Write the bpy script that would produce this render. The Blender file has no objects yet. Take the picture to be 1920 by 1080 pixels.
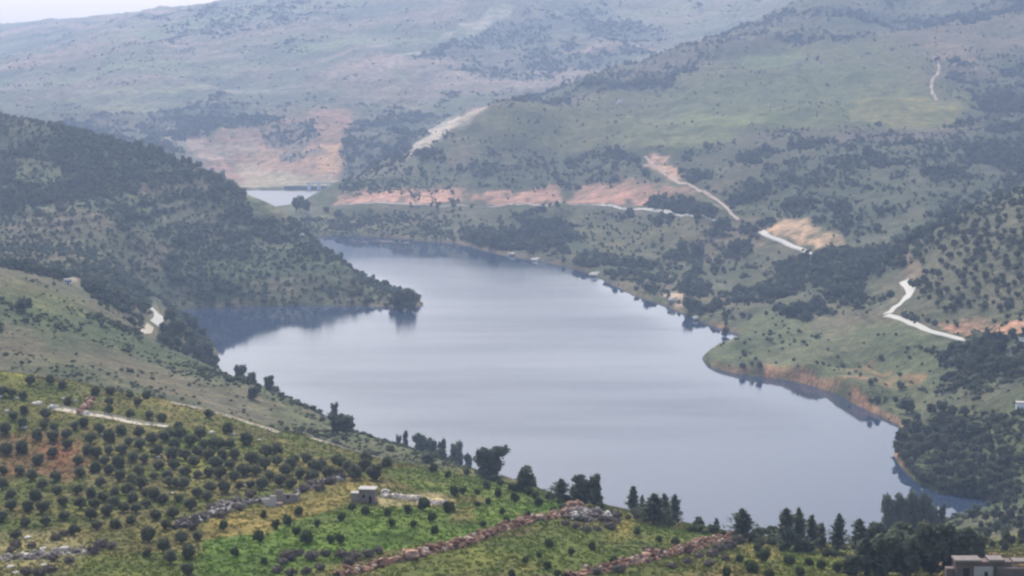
HAZE, HAZE_C = 0.000125, (.54, .69, 1.0, 1)
SUN_EL, SUN_AZ, SUN, SUN_ANG = 42.0, -12.0, 2.9, 6.0
SKY, CLOUD, EXPOSURE = 0.12, (7.5, 8.5, 10.6, 1), 0.72
CLO, CHI, DUST, WCALM, WROUGH, WSPEC = .08, .38, 3.5, .03, .205, .22
GROUND_K = 0.72
import sys
import bpy, bmesh, math, random
import numpy as np
from mathutils import Vector, Matrix, Euler

random.seed(7)
RNG = np.random.default_rng(11)
sc = bpy.context.scene
COL = sc.collection
PI = math.pi

# ---------------------------------------------------------------- camera
H = 190.0                     # camera height above the water of the reservoir
F = 3583.0                    # focal length in pixels of a 1920 px wide frame
PITCH = math.atan(440.0 / F)  # looking slightly down
CP, SP = math.cos(PITCH), math.sin(PITCH)

def ray(px, py):
    """direction of a sight line: (x per metre of y, z per metre of y)"""
    a, b = (px - 960.0) / F, (540.0 - py) / F
    dy, dz = CP + b * SP, -SP + b * CP
    return a / dy, dz / dy

# ---------------------------------------------------------------- noise
def _hash(ix, iy, seed):
    h = (ix.astype(np.int64) * 374761393 + iy.astype(np.int64) * 668265263 + seed * 1442695041) & 0xFFFFFFFF
    h = ((h ^ (h >> 13)) * 1274126177) & 0xFFFFFFFF
    return ((h ^ (h >> 16)) & 0xFFFF) / 65535.0

def vnoise(x, y, seed=0):
    x = np.asarray(x, float); y = np.asarray(y, float)
    ix, iy = np.floor(x), np.floor(y)
    fx, fy = x - ix, y - iy
    fx = fx * fx * fx * (fx * (fx * 6 - 15) + 10); fy = fy * fy * fy * (fy * (fy * 6 - 15) + 10)
    a, b = _hash(ix, iy, seed), _hash(ix + 1, iy, seed)
    c, d = _hash(ix, iy + 1, seed), _hash(ix + 1, iy + 1, seed)
    return ((a * (1 - fx) + b * fx) * (1 - fy) + (c * (1 - fx) + d * fx) * fy) * 2 - 1

def fbm(x, y, seed=0, octaves=4, gain=0.5, ridged=False):
    s, amp, tot = 0.0, 1.0, 0.0
    for o in range(octaves):
        n = vnoise(x * 2 ** o + 17.3 * o, y * 2 ** o - 9.1 * o, seed + o)
        s = s + amp * ((1 - 2 * np.abs(n)) if ridged else n)
        tot += amp; amp *= gain
    return s / tot

def sstep(a, b, v):
    t = np.clip((v - a) / (b - a), 0, 1)
    return t * t * (3 - 2 * t)

# ---------------------------------------------------------------- survey points of the valley
S = []                                   # (u, ln y, z)
def P(px, py, y):                        # a surveyed point seen at a bearing/height, y metres ahead
    u, e = ray(px, py); S.append((u, math.log(y), H + e * y))
def Wt(px, py, z=0.0):                   # a point of the water line
    u, e = ray(px, py); y = -H / e; S.append((u, math.log(y), z))
def Z(px, y, z):
    S.append(((px - 960.0) / F, math.log(y), z))

# grove slope in front
for a in [(-200,1080,335),(0,1080,330),(480,1080,325),(960,1080,320),(1440,1080,335),(1700,1080,345),(1920,1080,340),(2150,1080,340),
          (-200,950,425),(0,950,420),(300,950,415),(700,960,400),(1100,1000,390),(1000,960,425),(0,850,490),(300,850,490),(600,870,490),(1400,1040,390),
          (-250,680,640),(0,697,620),(150,722,610),(340,757,590),(480,795,575),(640,842,555),(800,885,530),(900,905,515),(1000,925,500),(1130,950,480),(1250,988,460),
          (1400,1007,445),(1550,1037,430),(1650,1055,410),(1750,1062,395),(1900,1060,375)]: P(*a)
# shoulder behind it, left
for a in [(-200,690,770),(0,690,770),(0,600,860),(-200,500,960),(0,520,950),(200,690,800),(200,600,950),(100,555,960),(300,665,900),(400,692,925),(400,755,780),(300,740,740),
          (520,738,860),(520,790,740),(640,796,800),(640,832,690),(760,838,740),(760,865,650),(900,884,640)]: P(*a)
for a in [(-200,690,68),(0,695,68),(200,690,60),(400,665,54),(640,615,57),(800,590,57)]: Z(*a)
# valley floor left and the bay
for a in [(0,506,1250),(130,540,1060),(200,562,1090),(280,602,1090),(350,625,1140),(-200,490,1250)]: P(*a)
for a in [(325,582),(340,581),(352,600),(372,620),(390,640),(408,660),(404,684),(425,722),(520,772),(640,830),(760,872),(900,925),(1000,955),(1130,985),(1250,1020),(1400,1038),(1550,1060),(1650,1030),(1750,985),(1820,962),(1880,946)]: Wt(*a)
# dark hill on the left with its spur into the lake
for a in [(-250,200,2000),(0,420,1500),(0,300,1720),(0,224,1850),(0,470,1380),(150,480,1330),(150,400,1520),(150,320,1680),(150,246,1820),(300,560,1395),(300,500,1480),(300,420,1580),(300,350,1680),(300,294,1780),
          (400,333,1740),(480,560,1440),(480,500,1520),(480,440,1620),(480,372,1700),(512,388,1680),(448,360,1720),(400,520,1460),(400,450,1580),(600,560,1450),(600,500,1510),(600,469,1560),(540,428,1640),(660,508,1520),(700,541,1487),(745,561,1458),(775,567,1450)]: P(*a)
for a in [(440,576),(560,574),(640,574),(700,574),(740,575),(790,573),(788,563),(700,545),(650,515),(610,485),(582,456),(580,446),(620,441),(680,442)]: Wt(*a)
# far shore, right shore
for a in [(760,447),(860,457),(900,470),(1000,487),(1100,508),(1180,548),(1250,575),(1320,605),(1385,626),(1398,631),(1370,645),(1340,655),(1316,674),(1340,690),(1400,702),(1480,712),(1560,735),(1620,765),(1660,785),(1700,805),(1690,835),(1682,862),(1720,905),(1760,925),(1850,935),(1880,941)]: Wt(*a)
# lake bed
for a in [(450,610),(600,620),(750,620),(850,600),(700,480),(640,455),(800,480),(900,510),(1000,560),(1100,600),(1200,640),(1250,690),(1000,680),(800,700),(600,680),(470,660),(500,720),(650,780),(800,820),(1000,800),(1200,780),(1350,760),(1500,800),(1600,840),(1600,920),(1450,900),(1300,900),(1100,880),(1000,900),(1200,960),(1400,990),(1550,1000),(1700,950),(1790,945),(820,560),(420,595)]: Wt(*a, z=-9)
# spit and far arm
for a in [(560,400,2170),(620,392,2200),(540,424,2060),(660,412,2090),(520,409,2100),(600,400,2150)]: P(*a)
for a in [(480,390),(540,390),(580,390),(605,386),(628,362),(620,355),(550,356),(450,356),(350,358)]: Wt(*a)
for a in [(500,373),(560,373),(592,368),(540,362),(430,372)]: Wt(*a, z=-7)
# slope above the far shore, track level, knoll with the quarry scar
for a in [(760,400,2120),(760,378,2180),(760,358,2250),(900,420,2020),(1000,378,2130),(1000,355,2230),(1000,430,1980),(1100,430,1960),(1200,440,1900),(1210,391,2020),(1300,450,1800),(1340,413,1850),(1430,438,1720),(1540,486,1500),(1400,500,1640),(1300,510,1690),(1200,490,1800),
          (640,362,2280),(690,335,2350),(760,301,2410),(830,266,2490),(900,218,2570),(900,300,2380),(1000,280,2420),(1050,330,2280),(900,350,2260),(960,205,2620)]: P(*a)
for a in [(640,2500,8),(700,2600,12),(760,2720,24),(830,2800,48),(900,2900,88),(560,2750,4)]: Z(*a)
# near point on the right, contour track and the wooded knoll
for a in [(1500,500,1560),(1600,500,1480),(1500,560,1370),(1600,560,1330),(1450,600,1300),(1400,570,1450),(1500,640,1190),(1500,690,1110),(1600,620,1205),(1600,690,1110),(1600,730,1085),(1700,640,1115),(1700,700,1060),(1700,760,1005),(1660,588,1215),(1695,525,1330),(1740,622,1130),(1830,638,1085),
          (1700,467,1420),(1800,407,1380),(1920,367,1330),(1800,500,1250),(1800,560,1170),(1920,500,1180),(1920,600,1070),(1900,650,1010),(1900,700,960),(1900,760,905),(1900,820,860),(1850,900,830),(1800,700,1005),(1800,760,950),(1750,850,895),(1800,850,885),(1750,780,945),(2100,320,1300),(2100,600,1000),(2100,800,820)]: P(*a)
for a in [(1800,1560,50),(1920,1520,66),(1700,1560,36),(1600,1640,34),(2100,1550,90)]: Z(*a)
# right-hand hillside
for a in [(1100,210,2700),(1000,208,2640),(1200,240,2500),(1200,300,2300),(1200,345,2190),(1400,340,2000),(1400,400,1850),(1400,260,2350),(1400,170,2750),(1400,100,3050),(1500,420,1720),(1600,400,1720),(1600,340,1880),(1600,270,2200),(1600,200,2500),(1600,120,2900),(1600,50,3300),(1700,20,3500),(1800,340,1830),(1800,270,2130),(1900,20,3300),(1900,100,2900),(1900,200,2450),(1900,280,2100),(1900,340,1850),(2150,20,3100),(2150,200,2300),
          (1100,165,3000),(1250,110,3150),(1400,50,3330),(1520,8,3520),(1650,-30,3700),(1850,-50,3800)]: P(*a)
for a in [(1000,3100,112),(1100,3500,120),(1250,3650,150),(1400,3850,200)]: Z(*a)
# quarry slope beyond the far arm, mountain
for a in [(500,332,2880),(500,300,3050),(500,260,3250),(600,215,3450),(400,270,3200),(640,290,2950),(650,250,3150),(350,300,3000),(600,320,2850),(740,262,3200),(830,212,3450),(900,180,3600),(1000,150,3800),(700,200,3550),
          (200,232,3400),(0,215,3500),(200,150,4000),(0,120,4400),(400,150,3900),(400,80,4400),(600,150,3850),(600,80,4300),(600,20,4800),(800,100,4000),(800,40,4500),(960,20,4550),(960,90,4100),(1100,110,4000),(1100,40,4600),(1250,85,4250),(1250,30,4700),(1400,25,4500),
          (-250,160,5000),(0,108,5000),(130,82,5020),(240,48,5060),(380,26,5120),(500,4,5250),(700,-45,5400),(1000,-60,5500),(1300,-70,5500),(1700,-90,5200),(2200,-90,5000)]: P(*a)
for a in [(0,2500,22),(150,2500,16),(300,2400,10),(420,2100,14),(-250,2600,40)]: Z(*a)
for px in (-500, 200, 960, 1700, 2400):
    Z(px, 6500, 300 if px < 300 else 360); Z(px, 9000, 200)
    Z(px, 60, 166); Z(px, 150, 140)
for a in [(-600,330,108),(-600,600,105),(-600,950,95),(-600,1500,100),(-600,2600,60),(-600,4000,160),(-600,5200,260),(2500,330,110),(2500,500,75),(2500,800,50),(2500,1300,110),(2500,2000,110),(2500,3000,250),(2500,5000,400)]: Z(*a)

S = np.array(S)
KU = 1.35                               # valley features are long across, short along
def tps_fit(S):
    X = np.stack([S[:, 0] * KU, S[:, 1]], 1); n = len(X)
    d2 = ((X[:, None] - X[None]) ** 2).sum(-1)
    K = 0.5 * d2 * np.log(d2 + 1e-12) + np.eye(n) * 2e-5
    Pm = np.concatenate([np.ones((n, 1)), X], 1)
    A = np.block([[K, Pm], [Pm.T, np.zeros((3, 3))]])
    return X, np.linalg.solve(A, np.concatenate([S[:, 2], np.zeros(3)]))
TX, TW = tps_fit(S)
def tps(u, l):
    sh = u.shape; q = np.stack([u.ravel() * KU, l.ravel()], 1); out = np.empty(len(q))
    for i in range(0, len(q), 20000):
        b = q[i:i + 20000]
        d2 = ((b ** 2).sum(1)[:, None] + (TX ** 2).sum(1)[None] - 2 * b @ TX.T).clip(0)
        out[i:i + 20000] = (0.5 * d2 * np.log(d2 + 1e-12)) @ TW[:-3] + TW[-3] + b @ TW[-2:]
    return out.reshape(sh)

# one polar sheet of ground, dense where the view is
UG = np.concatenate([np.linspace(-0.55, -0.30, 26)[:-1], np.linspace(-0.30, 0.30, 560), np.linspace(0.30, 0.55, 26)[1:]])
LG = np.concatenate([np.linspace(math.log(60), math.log(300), 40)[:-1], np.linspace(math.log(300), math.log(5600), 860), np.linspace(math.log(5600), math.log(9000), 24)[1:]])
UU, LL = np.meshgrid(UG, LG)            # rows = distance
YY = np.exp(LL); XX = UU * YY
uc, lc = np.linspace(-0.55, 0.55, 180), np.linspace(LG[0], LG[-1], 460)
zc = tps(*np.meshgrid(uc, lc))          # solved coarsely, refined by cubic resampling
def resample(zc, uc, lc, U, L):
    fu = np.clip((U - uc[0]) / (uc[1] - uc[0]), 1, len(uc) - 2.001); fl = np.clip((L - lc[0]) / (lc[1] - lc[0]), 1, len(lc) - 2.001)
    iu, il = fu.astype(int), fl.astype(int); tu, tl = fu - iu, fl - il
    def w(t): return (-.5*t+t*t-.5*t**3, 1-2.5*t*t+1.5*t**3, .5*t+2*t*t-1.5*t**3, -.5*t*t+.5*t**3)
    wu, wl = w(tu), w(tl); s = 0
    for a in range(4):
        for b in range(4):
            s = s + wl[a] * wu[b] * zc[np.clip(il - 1 + a, 0, len(lc) - 1), np.clip(iu - 1 + b, 0, len(uc) - 1)]
    return s
ZB = resample(zc, uc, lc, UU, LL)
dry = sstep(0.5, 22, ZB)
HILL = (1 - sstep(-.06, -.02, UU)) * sstep(1080, 1200, YY) * (1 - sstep(2100, 2300, YY))
far = sstep(900, 3000, YY)
gul = fbm(XX / 230, YY / 330, 3, 5, 0.5, ridged=True)
ZG = ZB + dry * (1 - .55 * HILL) * (gul * (2.0 + 15 * far) * sstep(500, 1300, YY) + fbm(XX / 60, YY / 60, 21, 4) * (0.8 + 3.0 * far) + fbm(XX / 75 + .35 * fbm(XX / 120, YY / 120, 5, 2), YY / 150, 33, 4, .55, ridged=True) * (1.2 + 5.5 * far) * sstep(640, 900, YY))
TERR = np.sin(2 * PI * (ZG / (3.2 + 4 * far) + 1.3 * fbm(XX / 130, YY / 130, 37, 3)))
ZG += dry * TERR * (0.35 + .9 * far) * sstep(900, 1200, YY) * np.clip(.3 + 2 * fbm(XX / 200, YY / 200, 39, 2), 0, 1)
ZG += sstep(3350, 3900, YY) * (1 - sstep(4700, 5000, YY) * .7) * 20 * fbm((XX + .4 * YY) / 520, YY / 700, 57, 3, .45, ridged=True)
ZG += fbm(XX / 14, YY / 14, 41, 3) * 0.55 * (1 - sstep(600, 900, YY)) + fbm(XX / 45, YY / 45, 44, 2) * 0.6 * sstep(1.0, 6, ZB)
ZG += fbm(XX / 26, YY / 26, 51, 3) * 0.7 * sstep(-2.5, 0, ZB) * (1 - sstep(2, 8, ZB))

# the water line itself
def wl(pts):
    return [(ray(px, py)[0], math.log(-H / ray(px, py)[1])) for px, py in pts]
LAKE = wl([(325,582),(380,577),(440,575),(560,573),(640,573),(740,575),(770,575),(792,573),(788,562),(768,550),(720,538),(650,512),(610,485),(583,455),(590,443),(620,441),(680,442),(760,447),(800,452),(860,457),(900,468),(950,479),(1000,487),(1060,498),(1100,510),(1140,530),(1180,548),(1215,562),(1250,575),(1290,592),(1320,605),(1360,620),(1392,629),(1370,643),(1340,653),(1314,672),(1322,683),(1340,690),(1370,698),(1400,703),(1440,708),(1480,713),(1520,722),(1560,736),(1590,751),(1620,766),(1660,787),(1698,806),(1690,830),(1676,850),(1684,866),(1700,888),(1720,906),(1760,925),(1850,936),(1882,941),(1876,948),(1820,965),(1750,990),(1650,1035),(1550,1062),(1400,1040),(1250,1022),(1130,987),(1000,957),(900,927),(760,874),(640,832),(520,774),(425,724),(402,686),(409,660),(392,640),(372,620),(352,602)])
ARM = wl([(350,356.5),(420,357),(550,357),(622,357.5),(626,362),(612,380),(600,390),(560,392),(480,391),(380,385)])
def in_poly(pts, u, l):
    c = np.zeros(u.shape, bool)
    for (x1, y1), (x2, y2) in zip(pts, pts[1:] + pts[:1]):
        if y1 != y2: c ^= ((y1 > l) != (y2 > l)) & (u < (x2 - x1) * (l - y1) / (y2 - y1) + x1)
    return c
wu, wll = UU + 0.0011 * fbm(XX / 25, YY / 25, 301, 3), LL + 0.002 * fbm(XX / 25, YY / 25, 303, 3)
WET = (in_poly(LAKE, wu, wll) | in_poly(ARM, wu, wll)).astype(float)
wb = WET.copy()
for _ in range(3): wb = (wb + np.roll(wb, 1, 0) + np.roll(wb, -1, 0) + np.roll(wb, 1, 1) + np.roll(wb, -1, 1)) / 5
lowest = 0.25 + (6.0 + 9 * sstep(.10, .13, UU) * (1 - sstep(.19, .21, UU)) * np.clip(.6 + 2 * fbm(XX / 40, YY / 40, 305, 2), .2, 1.6)) * (0.5 - np.minimum(wb, .5)) * sstep(600, 800, YY)
ZG = np.where(wb > 0.5, np.minimum(ZG, -7.0 * (wb - 0.5)), np.maximum(ZG, lowest * np.where((YY > 640) & (YY < 3000), 1, 0) - 0.0))

def ground(x, y):
    x, y = np.asarray(x, float), np.asarray(y, float)
    u, l = x / y, np.log(y)
    j = np.clip(np.searchsorted(UG, u) - 1, 0, len(UG) - 2); i = np.clip(np.searchsorted(LG, l) - 1, 0, len(LG) - 2)
    a = (u - UG[j]) / (UG[j + 1] - UG[j]); b = (l - LG[i]) / (LG[i + 1] - LG[i])
    return (ZG[i, j] * (1 - a) + ZG[i, j + 1] * a) * (1 - b) + (ZG[i + 1, j] * (1 - a) + ZG[i + 1, j + 1] * a) * b

YR = np.exp(LG)
def at(px, py, ymin=250.0, ymax=1e9):
    """where a sight line meets the ground: (x, y, z)"""
    u, e = ray(px, py)
    j = int(np.clip(np.searchsorted(UG, u) - 1, 0, len(UG) - 2)); a = (u - UG[j]) / (UG[j + 1] - UG[j])
    zc_ = np.maximum(ZG[:, j] * (1 - a) + ZG[:, j + 1] * a, 0.0)
    d = zc_ - (H + e * YR)
    k = np.nonzero((d[1:] >= 0) & (YR[1:] > ymin))[0]
    if len(k) == 0 or YR[k[0] + 1] > ymax:
        y = min(max(ymin, 900.0), ymax) if len(k) else 5000.0
        y = ymax if ymax < 1e8 else y
        return u * y, y, float(ground(u * y, y))
    i = k[0]; t = 0 if d[i] >= 0 else -d[i] / (d[i + 1] - d[i])
    y = YR[i] + (YR[i + 1] - YR[i]) * t
    return u * y, y, float(H + e * y)

# visibility of the sheet from the view point's side (for choosing where plants are worth building)
EL = (np.maximum(ZG, 0) - H) / YY
VIS = EL >= np.maximum.accumulate(EL, 0) - 0.0006
VIS[:, (np.abs(UG) > 0.29)] = False
EOK = (EL > -0.285) & (EL < 0.034)
VIS &= EOK

# ---------------------------------------------------------------- helpers
def link(name, me, mat=None, parent=None):
    o = bpy.data.objects.new(name, me)
    if mat is not None and me is not None and not me.materials: me.materials.append(mat)
    if parent is not None: o.parent = parent
    COL.objects.link(o)
    return o

def tag(o, label=None, cat=None, group=None, kind=None):
    if label: o['label'] = label
    if cat: o['category'] = cat
    if group: o['group'] = group
    if kind: o['kind'] = kind
    return o

def mesh_np(name, co, faces, smooth=False, nper=None):
    """faces: (n,3) or (n,4) array"""
    me = bpy.data.meshes.new(name)
    faces = np.asarray(faces, np.int32); k = faces.shape[1]
    me.vertices.add(len(co)); me.vertices.foreach_set('co', np.asarray(co, np.float32).ravel())
    me.loops.add(faces.size); me.loops.foreach_set('vertex_index', faces.ravel())
    me.polygons.add(len(faces)); me.polygons.foreach_set('loop_start', np.arange(0, faces.size, k, dtype=np.int32))
    me.update(calc_edges=True)
    me.polygons.foreach_set('use_smooth', np.full(len(faces), smooth))
    return me

def paint(me, rgb, name='cover'):
    a = me.attributes.new(name, 'FLOAT_COLOR', 'POINT')
    a.data.foreach_set('color', np.concatenate([rgb, np.ones((len(rgb), 1))], 1).astype(np.float32).ravel())

class N:
    """tiny node-tree writer"""
    def __init__(s, name):
        s.m = bpy.data.materials.new(name); s.m.use_nodes = True; s.t = s.m.node_tree; s.t.nodes.clear()
        s.out = s.t.nodes.new('ShaderNodeOutputMaterial'); s.b = s.t.nodes.new('ShaderNodeBsdfPrincipled')
        s.t.links.new(s.b.outputs[0], s.out.inputs[0])
    def n(s, typ, **kw):
        nd = s.t.nodes.new(typ)
        for k, v in kw.items():
            if k in nd.inputs: nd.inputs[k].default_value = v
            else: setattr(nd, k, v)
        return nd
    def l(s, a, b): s.t.links.new(a, b)
    def noise(s, scale, detail=4, rough=0.55, vec=None):
        nd = s.n('ShaderNodeTexNoise'); nd.inputs['Scale'].default_value = scale; nd.inputs['Detail'].default_value = detail; nd.inputs['Roughness'].default_value = rough
        if vec is not None: s.l(vec, nd.inputs['Vector'])
        return nd.outputs['Fac']
    def ramp(s, fac, stops):
        r = s.n('ShaderNodeValToRGB'); s.l(fac, r.inputs[0]); e = r.color_ramp.elements
        while len(e) < len(stops): e.new(0.5)
        for el, (p, c) in zip(e, stops): el.position = p; el.color = (*c, 1) if len(c) == 3 else c
        return r.outputs[0]
    def mix(s, fac, a, b, mode='MIX'):
        m = s.n('ShaderNodeMix', data_type='RGBA', blend_type=mode)
        for v, i in ((fac, 0), (a, 6), (b, 7)):
            if hasattr(v, 'is_linked'): s.l(v, m.inputs[i])
            else: m.inputs[i].default_value = v if i == 0 else (*v, 1)
        return m.outputs[2]
    def pos(s): return s.n('ShaderNodeNewGeometry').outputs['Position']

def simple_mat(name, c1, c2, scale=1.0, rough=0.9, rnd=0.0, bump=0.0):
    w = N(name); p = w.n('ShaderNodeTexCoord').outputs['Object']
    c = w.mix(w.noise(scale, 5, 0.6, p), c1, c2)
    if rnd:
        oi = w.n('ShaderNodeObjectInfo').outputs['Random']
        g = w.n('ShaderNodeMapRange'); w.l(oi, g.inputs[0]); g.inputs[3].default_value = 1 - rnd; g.inputs[4].default_value = 1 + rnd
        hs = w.n('ShaderNodeHueSaturation'); w.l(c, hs.inputs['Color']); w.l(g.outputs[0], hs.inputs['Value'])
        c = hs.outputs[0]
    w.l(c, w.b.inputs['Base Color']); w.b.inputs['Roughness'].default_value = rough
    w.b.inputs['Specular IOR Level'].default_value = 0.2
    if bump:
        bp = w.n('ShaderNodeBump', Strength=bump, Distance=0.2); w.l(w.noise(scale * 3, 4, 0.6, p), bp.inputs['Height']); w.l(bp.outputs[0], w.b.inputs['Normal'])
    return w.m

# ---------------------------------------------------------------- land cover, in ground coordinates
NX, NY = XX, YY
w1 = fbm(UU * 60, LL * 42, 61, 4); w2 = fbm(UU * 60 + 50, LL * 42 + 9, 71, 4)
w3 = fbm(UU * 260, LL * 180, 63, 3); w4 = fbm(UU * 260 + 9, LL * 180, 73, 3)
WU, WL = UU + w1 * 0.006 + w3 * .0030, LL + w2 * 0.011 + w4 * .006       # frayed borders
def inside(pts):
    """soft membership of the ground sheet in an outline given by ground points (u, ln y)"""
    pts = np.asarray(pts); lo, hi = pts.min(0), pts.max(0)
    m = np.zeros(UU.shape, bool)
    sel = (WU > lo[0]) & (WU < hi[0]) & (WL > lo[1]) & (WL < hi[1])
    if not sel.any(): return m.astype(float)
    x, y = WU[sel], WL[sel]; c = np.zeros(x.shape, bool)
    for (x1, y1), (x2, y2) in zip(pts, np.roll(pts, -1, 0)):
        if y1 != y2: c ^= ((y1 > y) != (y2 > y)) & (x < (x2 - x1) * (y - y1) / (y2 - y1) + x1)
    m[sel] = c
    return m.astype(float)
def outline(px, ymin=250, ymax=1e9):
    out = []
    for x, y in px:
        g = at(x, y, ymin, ymax); out.append((g[0] / g[1], math.log(g[1])))
    return out
def blur(m, n=1):
    for _ in range(n):
        m = (m + np.roll(m, 1, 0) + np.roll(m, -1, 0) + np.roll(m, 1, 1) + np.roll(m, -1, 1)) / 5
    return m
def c3(*c): return np.array(c, float)
nA = fbm(XX / 90, YY / 90, 81, 5); nB = fbm(XX / 30, YY / 30, 91, 4); nC = fbm(XX / 9, YY / 9, 95, 3)
nF = fbm(XX / 260, YY / 200, 101, 5)
def mixc(a, b, t): return a * (1 - t[..., None]) + b * t[..., None]
SCRUB, OLIVE, DRY, GRASS, SOIL, RED, ROCK, WOODS, STRAW = c3(.105,.115,.072), c3(.125,.135,.06), c3(.21,.18,.125), c3(.10,.20,.035), c3(.22,.15,.105), c3(.46,.27,.19), c3(.50,.45,.38), c3(.045,.062,.042), c3(.30,.25,.10)
cov = mixc(np.broadcast_to(SCRUB, UU.shape + (3,)), DRY, np.clip(0.30 + 0.9 * nA + 0.5 * nB, 0, 1))
DENS = np.clip(0.55 + 1.2 * nA + 0.9 * nB, 0, 1.3)       # how much wood grows on it
def patch(px, color, amt=1.0, dens=None, soft=2, vary=0.35, ymin=250, ymax=1e9):
    global cov, DENS
    m = blur(inside(outline(px, ymin, ymax)), soft) 
    t = np.clip(m * amt * (.95 + vary * 2.2 * (nB + 0.7 * nC + .5 * w3)), 0, 1)
    cov = mixc(cov, color, t)
    if dens is not None: DENS = DENS * (1 - m) + dens * m * np.clip(1 + 0.8 * nB, 0, 2)

# the far mountain: bare, grey-tan with thin scrub
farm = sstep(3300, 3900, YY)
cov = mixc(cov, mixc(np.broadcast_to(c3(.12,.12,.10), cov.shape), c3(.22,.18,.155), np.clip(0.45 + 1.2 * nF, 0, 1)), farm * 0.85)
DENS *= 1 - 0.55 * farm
exec_patches = True
patch([(0,225),(150,247),(300,294),(400,335),(480,382),(540,420),(600,460),(700,528),(770,572),(420,573),(250,540),(0,470)], c3(.085,.105,.07), .75, .75, ymin=1100, ymax=2100)
patch([(0,225),(150,247),(300,294),(400,340),(380,380),(200,340),(60,420),(0,420)], c3(.065,.082,.055), .6, 1.2, ymin=1100, ymax=2100)
patch([(440,460),(600,470),(720,550),(500,560),(380,540)], c3(.085,.12,.065), .6, .6, ymin=1100, ymax=2100)
patch([(20,290),(110,300),(130,340),(40,350)], c3(.14,.15,.08), .6, .3, ymin=1100, ymax=2100)
patch([(430,530),(560,505),(640,520),(600,545),(480,552)], c3(.17,.135,.10), .5, .5, ymin=1100, ymax=2100)
patch([(0,420),(260,425),(330,470),(200,505),(0,500)], c3(.17,.145,.11), .7, .35, ymin=1100, ymax=2100)
patch([(200,345),(390,335),(400,352),(220,368)], c3(.2,.15,.12), .5, .4, ymin=1100, ymax=2100)
patch([(300,380),(500,400),(580,460),(450,470),(330,440)], c3(.12,.11,.09), .6, .8, ymin=1100, ymax=2100)
patch([(0,520),(130,548),(250,620),(320,660),(395,688),(480,728),(640,795),(760,836),(890,882),(800,882),(640,838),(450,778),(340,753),(150,716),(0,690)], c3(.115,.13,.07), .85, .5, ymin=660, ymax=1000)
patch([(0,520),(140,548),(240,600),(150,600),(0,560)], c3(.17,.17,.075), .5, .2, ymin=660, ymax=1000)
patch([(0,600),(180,640),(330,700),(200,690),(0,660)], c3(.17,.14,.1), .5, .1, ymin=660, ymax=1000)
patch([(740,110),(860,62),(960,18),(1120,10),(1250,60),(1200,100),(1010,150),(850,130)], c3(.10,.105,.09), .7, 1.3, ymin=3300)  # slope right of the ridge: its shade put into darker cover, with denser scrub
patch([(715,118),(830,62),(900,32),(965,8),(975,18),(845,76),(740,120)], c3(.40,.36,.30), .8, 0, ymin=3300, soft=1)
patch([(560,84),(640,76),(735,82),(735,94),(620,98)], c3(.38,.34,.30), .6, 0, ymin=3300)
patch([(620,95),(740,95),(760,120),(640,125)], c3(.30,.22,.20), .6, .1, ymin=3300)
patch([(250,30),(420,10),(640,15),(560,45),(330,75)], c3(.16,.15,.14), .5, 1.0, ymin=3300)
patch([(280,200),(420,195),(560,205),(480,235),(300,235)], c3(.10,.105,.095), .6, 1.2, ymin=2900)
patch([(130,180),(330,150),(460,170),(330,205),(180,215)], c3(.26,.24,.16), .6, .1, ymin=2900)
mid_ = sstep(650, 760, YY)
lines = vnoise(ZG / (1.6 + 2.4 * far) , XX / 260, 131) * .6 + .4 * TERR
nM = fbm(XX / 55, YY / 110, 141, 5, .6); nR = fbm(XX / 75 + 40, YY / 140, 151, 5, .6)
LN = 1 + .8 * HILL
cov = mixc(cov, cov * .5 + c3(.10, .075, .06), np.clip(2.2 * (nM - .08), 0, .8) * mid_ * (1 - .6 * HILL))
cov = mixc(cov, cov * .55 + c3(.115, .105, .09), np.clip(2.2 * (nR - .12), 0, .7) * mid_ * (1 - .6 * HILL))
cov = mixc(cov, cov * .55 + c3(.03, .055, .022), np.clip(2.2 * (-nM - .05), 0, .8) * mid_)
cov = cov * (1 + .42 * LN[:, :] * lines * mid_ * np.clip(.5 + 1.5 * nA, .1, 1))[..., None]
sl = fbm((XX * .8 + YY * .25) / 420, (YY - XX * .3) / 130, 171, 5, .6); sl2 = fbm((XX * .8 + YY * .25) / 300 + 31, (YY - XX * .3) / 90, 181, 5, .6)
cov = mixc(cov, c3(.33,.235,.205), np.clip(2.4 * (sl - .10), 0, .75) * farm); cov = mixc(cov, c3(.075,.10,.085), np.clip(2.4 * (sl2 - .05), 0, .75) * farm); cov = mixc(cov, c3(.22,.24,.13), np.clip(2.0 * (-sl - .18), 0, .6) * farm)
# red and pale cuttings
patch([(350,262),(480,235),(600,205),(660,210),(655,300),(640,335),(480,352),(430,345),(380,310)], c3(.38,.22,.17), .85, .06, ymin=2500)
patch([(420,270),(540,262),(650,280),(640,330),(560,320),(470,318)], c3(.50,.31,.22), .7, .03, ymin=2500)
patch([(590,280),(655,275),(640,325),(600,330)], c3(.6,.36,.2), .6, .02, ymin=2500)
patch([(440,305),(600,340),(560,350),(450,350)], c3(.5,.42,.3), .6, .0, ymin=2500)
patch([(300,262),(430,262),(480,275),(340,275)], c3(.45,.38,.34), .5, .05, ymin=2500)
patch([(470,238),(590,222),(600,262),(560,285),(480,268)], c3(.17,.15,.13), .75, .4, ymin=2500)
patch([(520,285),(600,275),(590,300),(530,305)], c3(.15,.15,.13), .7, .3, ymin=2500)
patch([(345,285),(440,282),(440,296),(360,300)], c3(.52,.42,.36), .6, .0, ymin=2500)
patch([(480,330),(640,332),(640,352),(440,352)], c3(.42,.36,.26), .6, .05, ymin=2500)
patch([(655,215),(770,250),(745,300),(650,345),(645,300)], c3(.12,.125,.105), .75, .9, ymin=2500)
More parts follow.
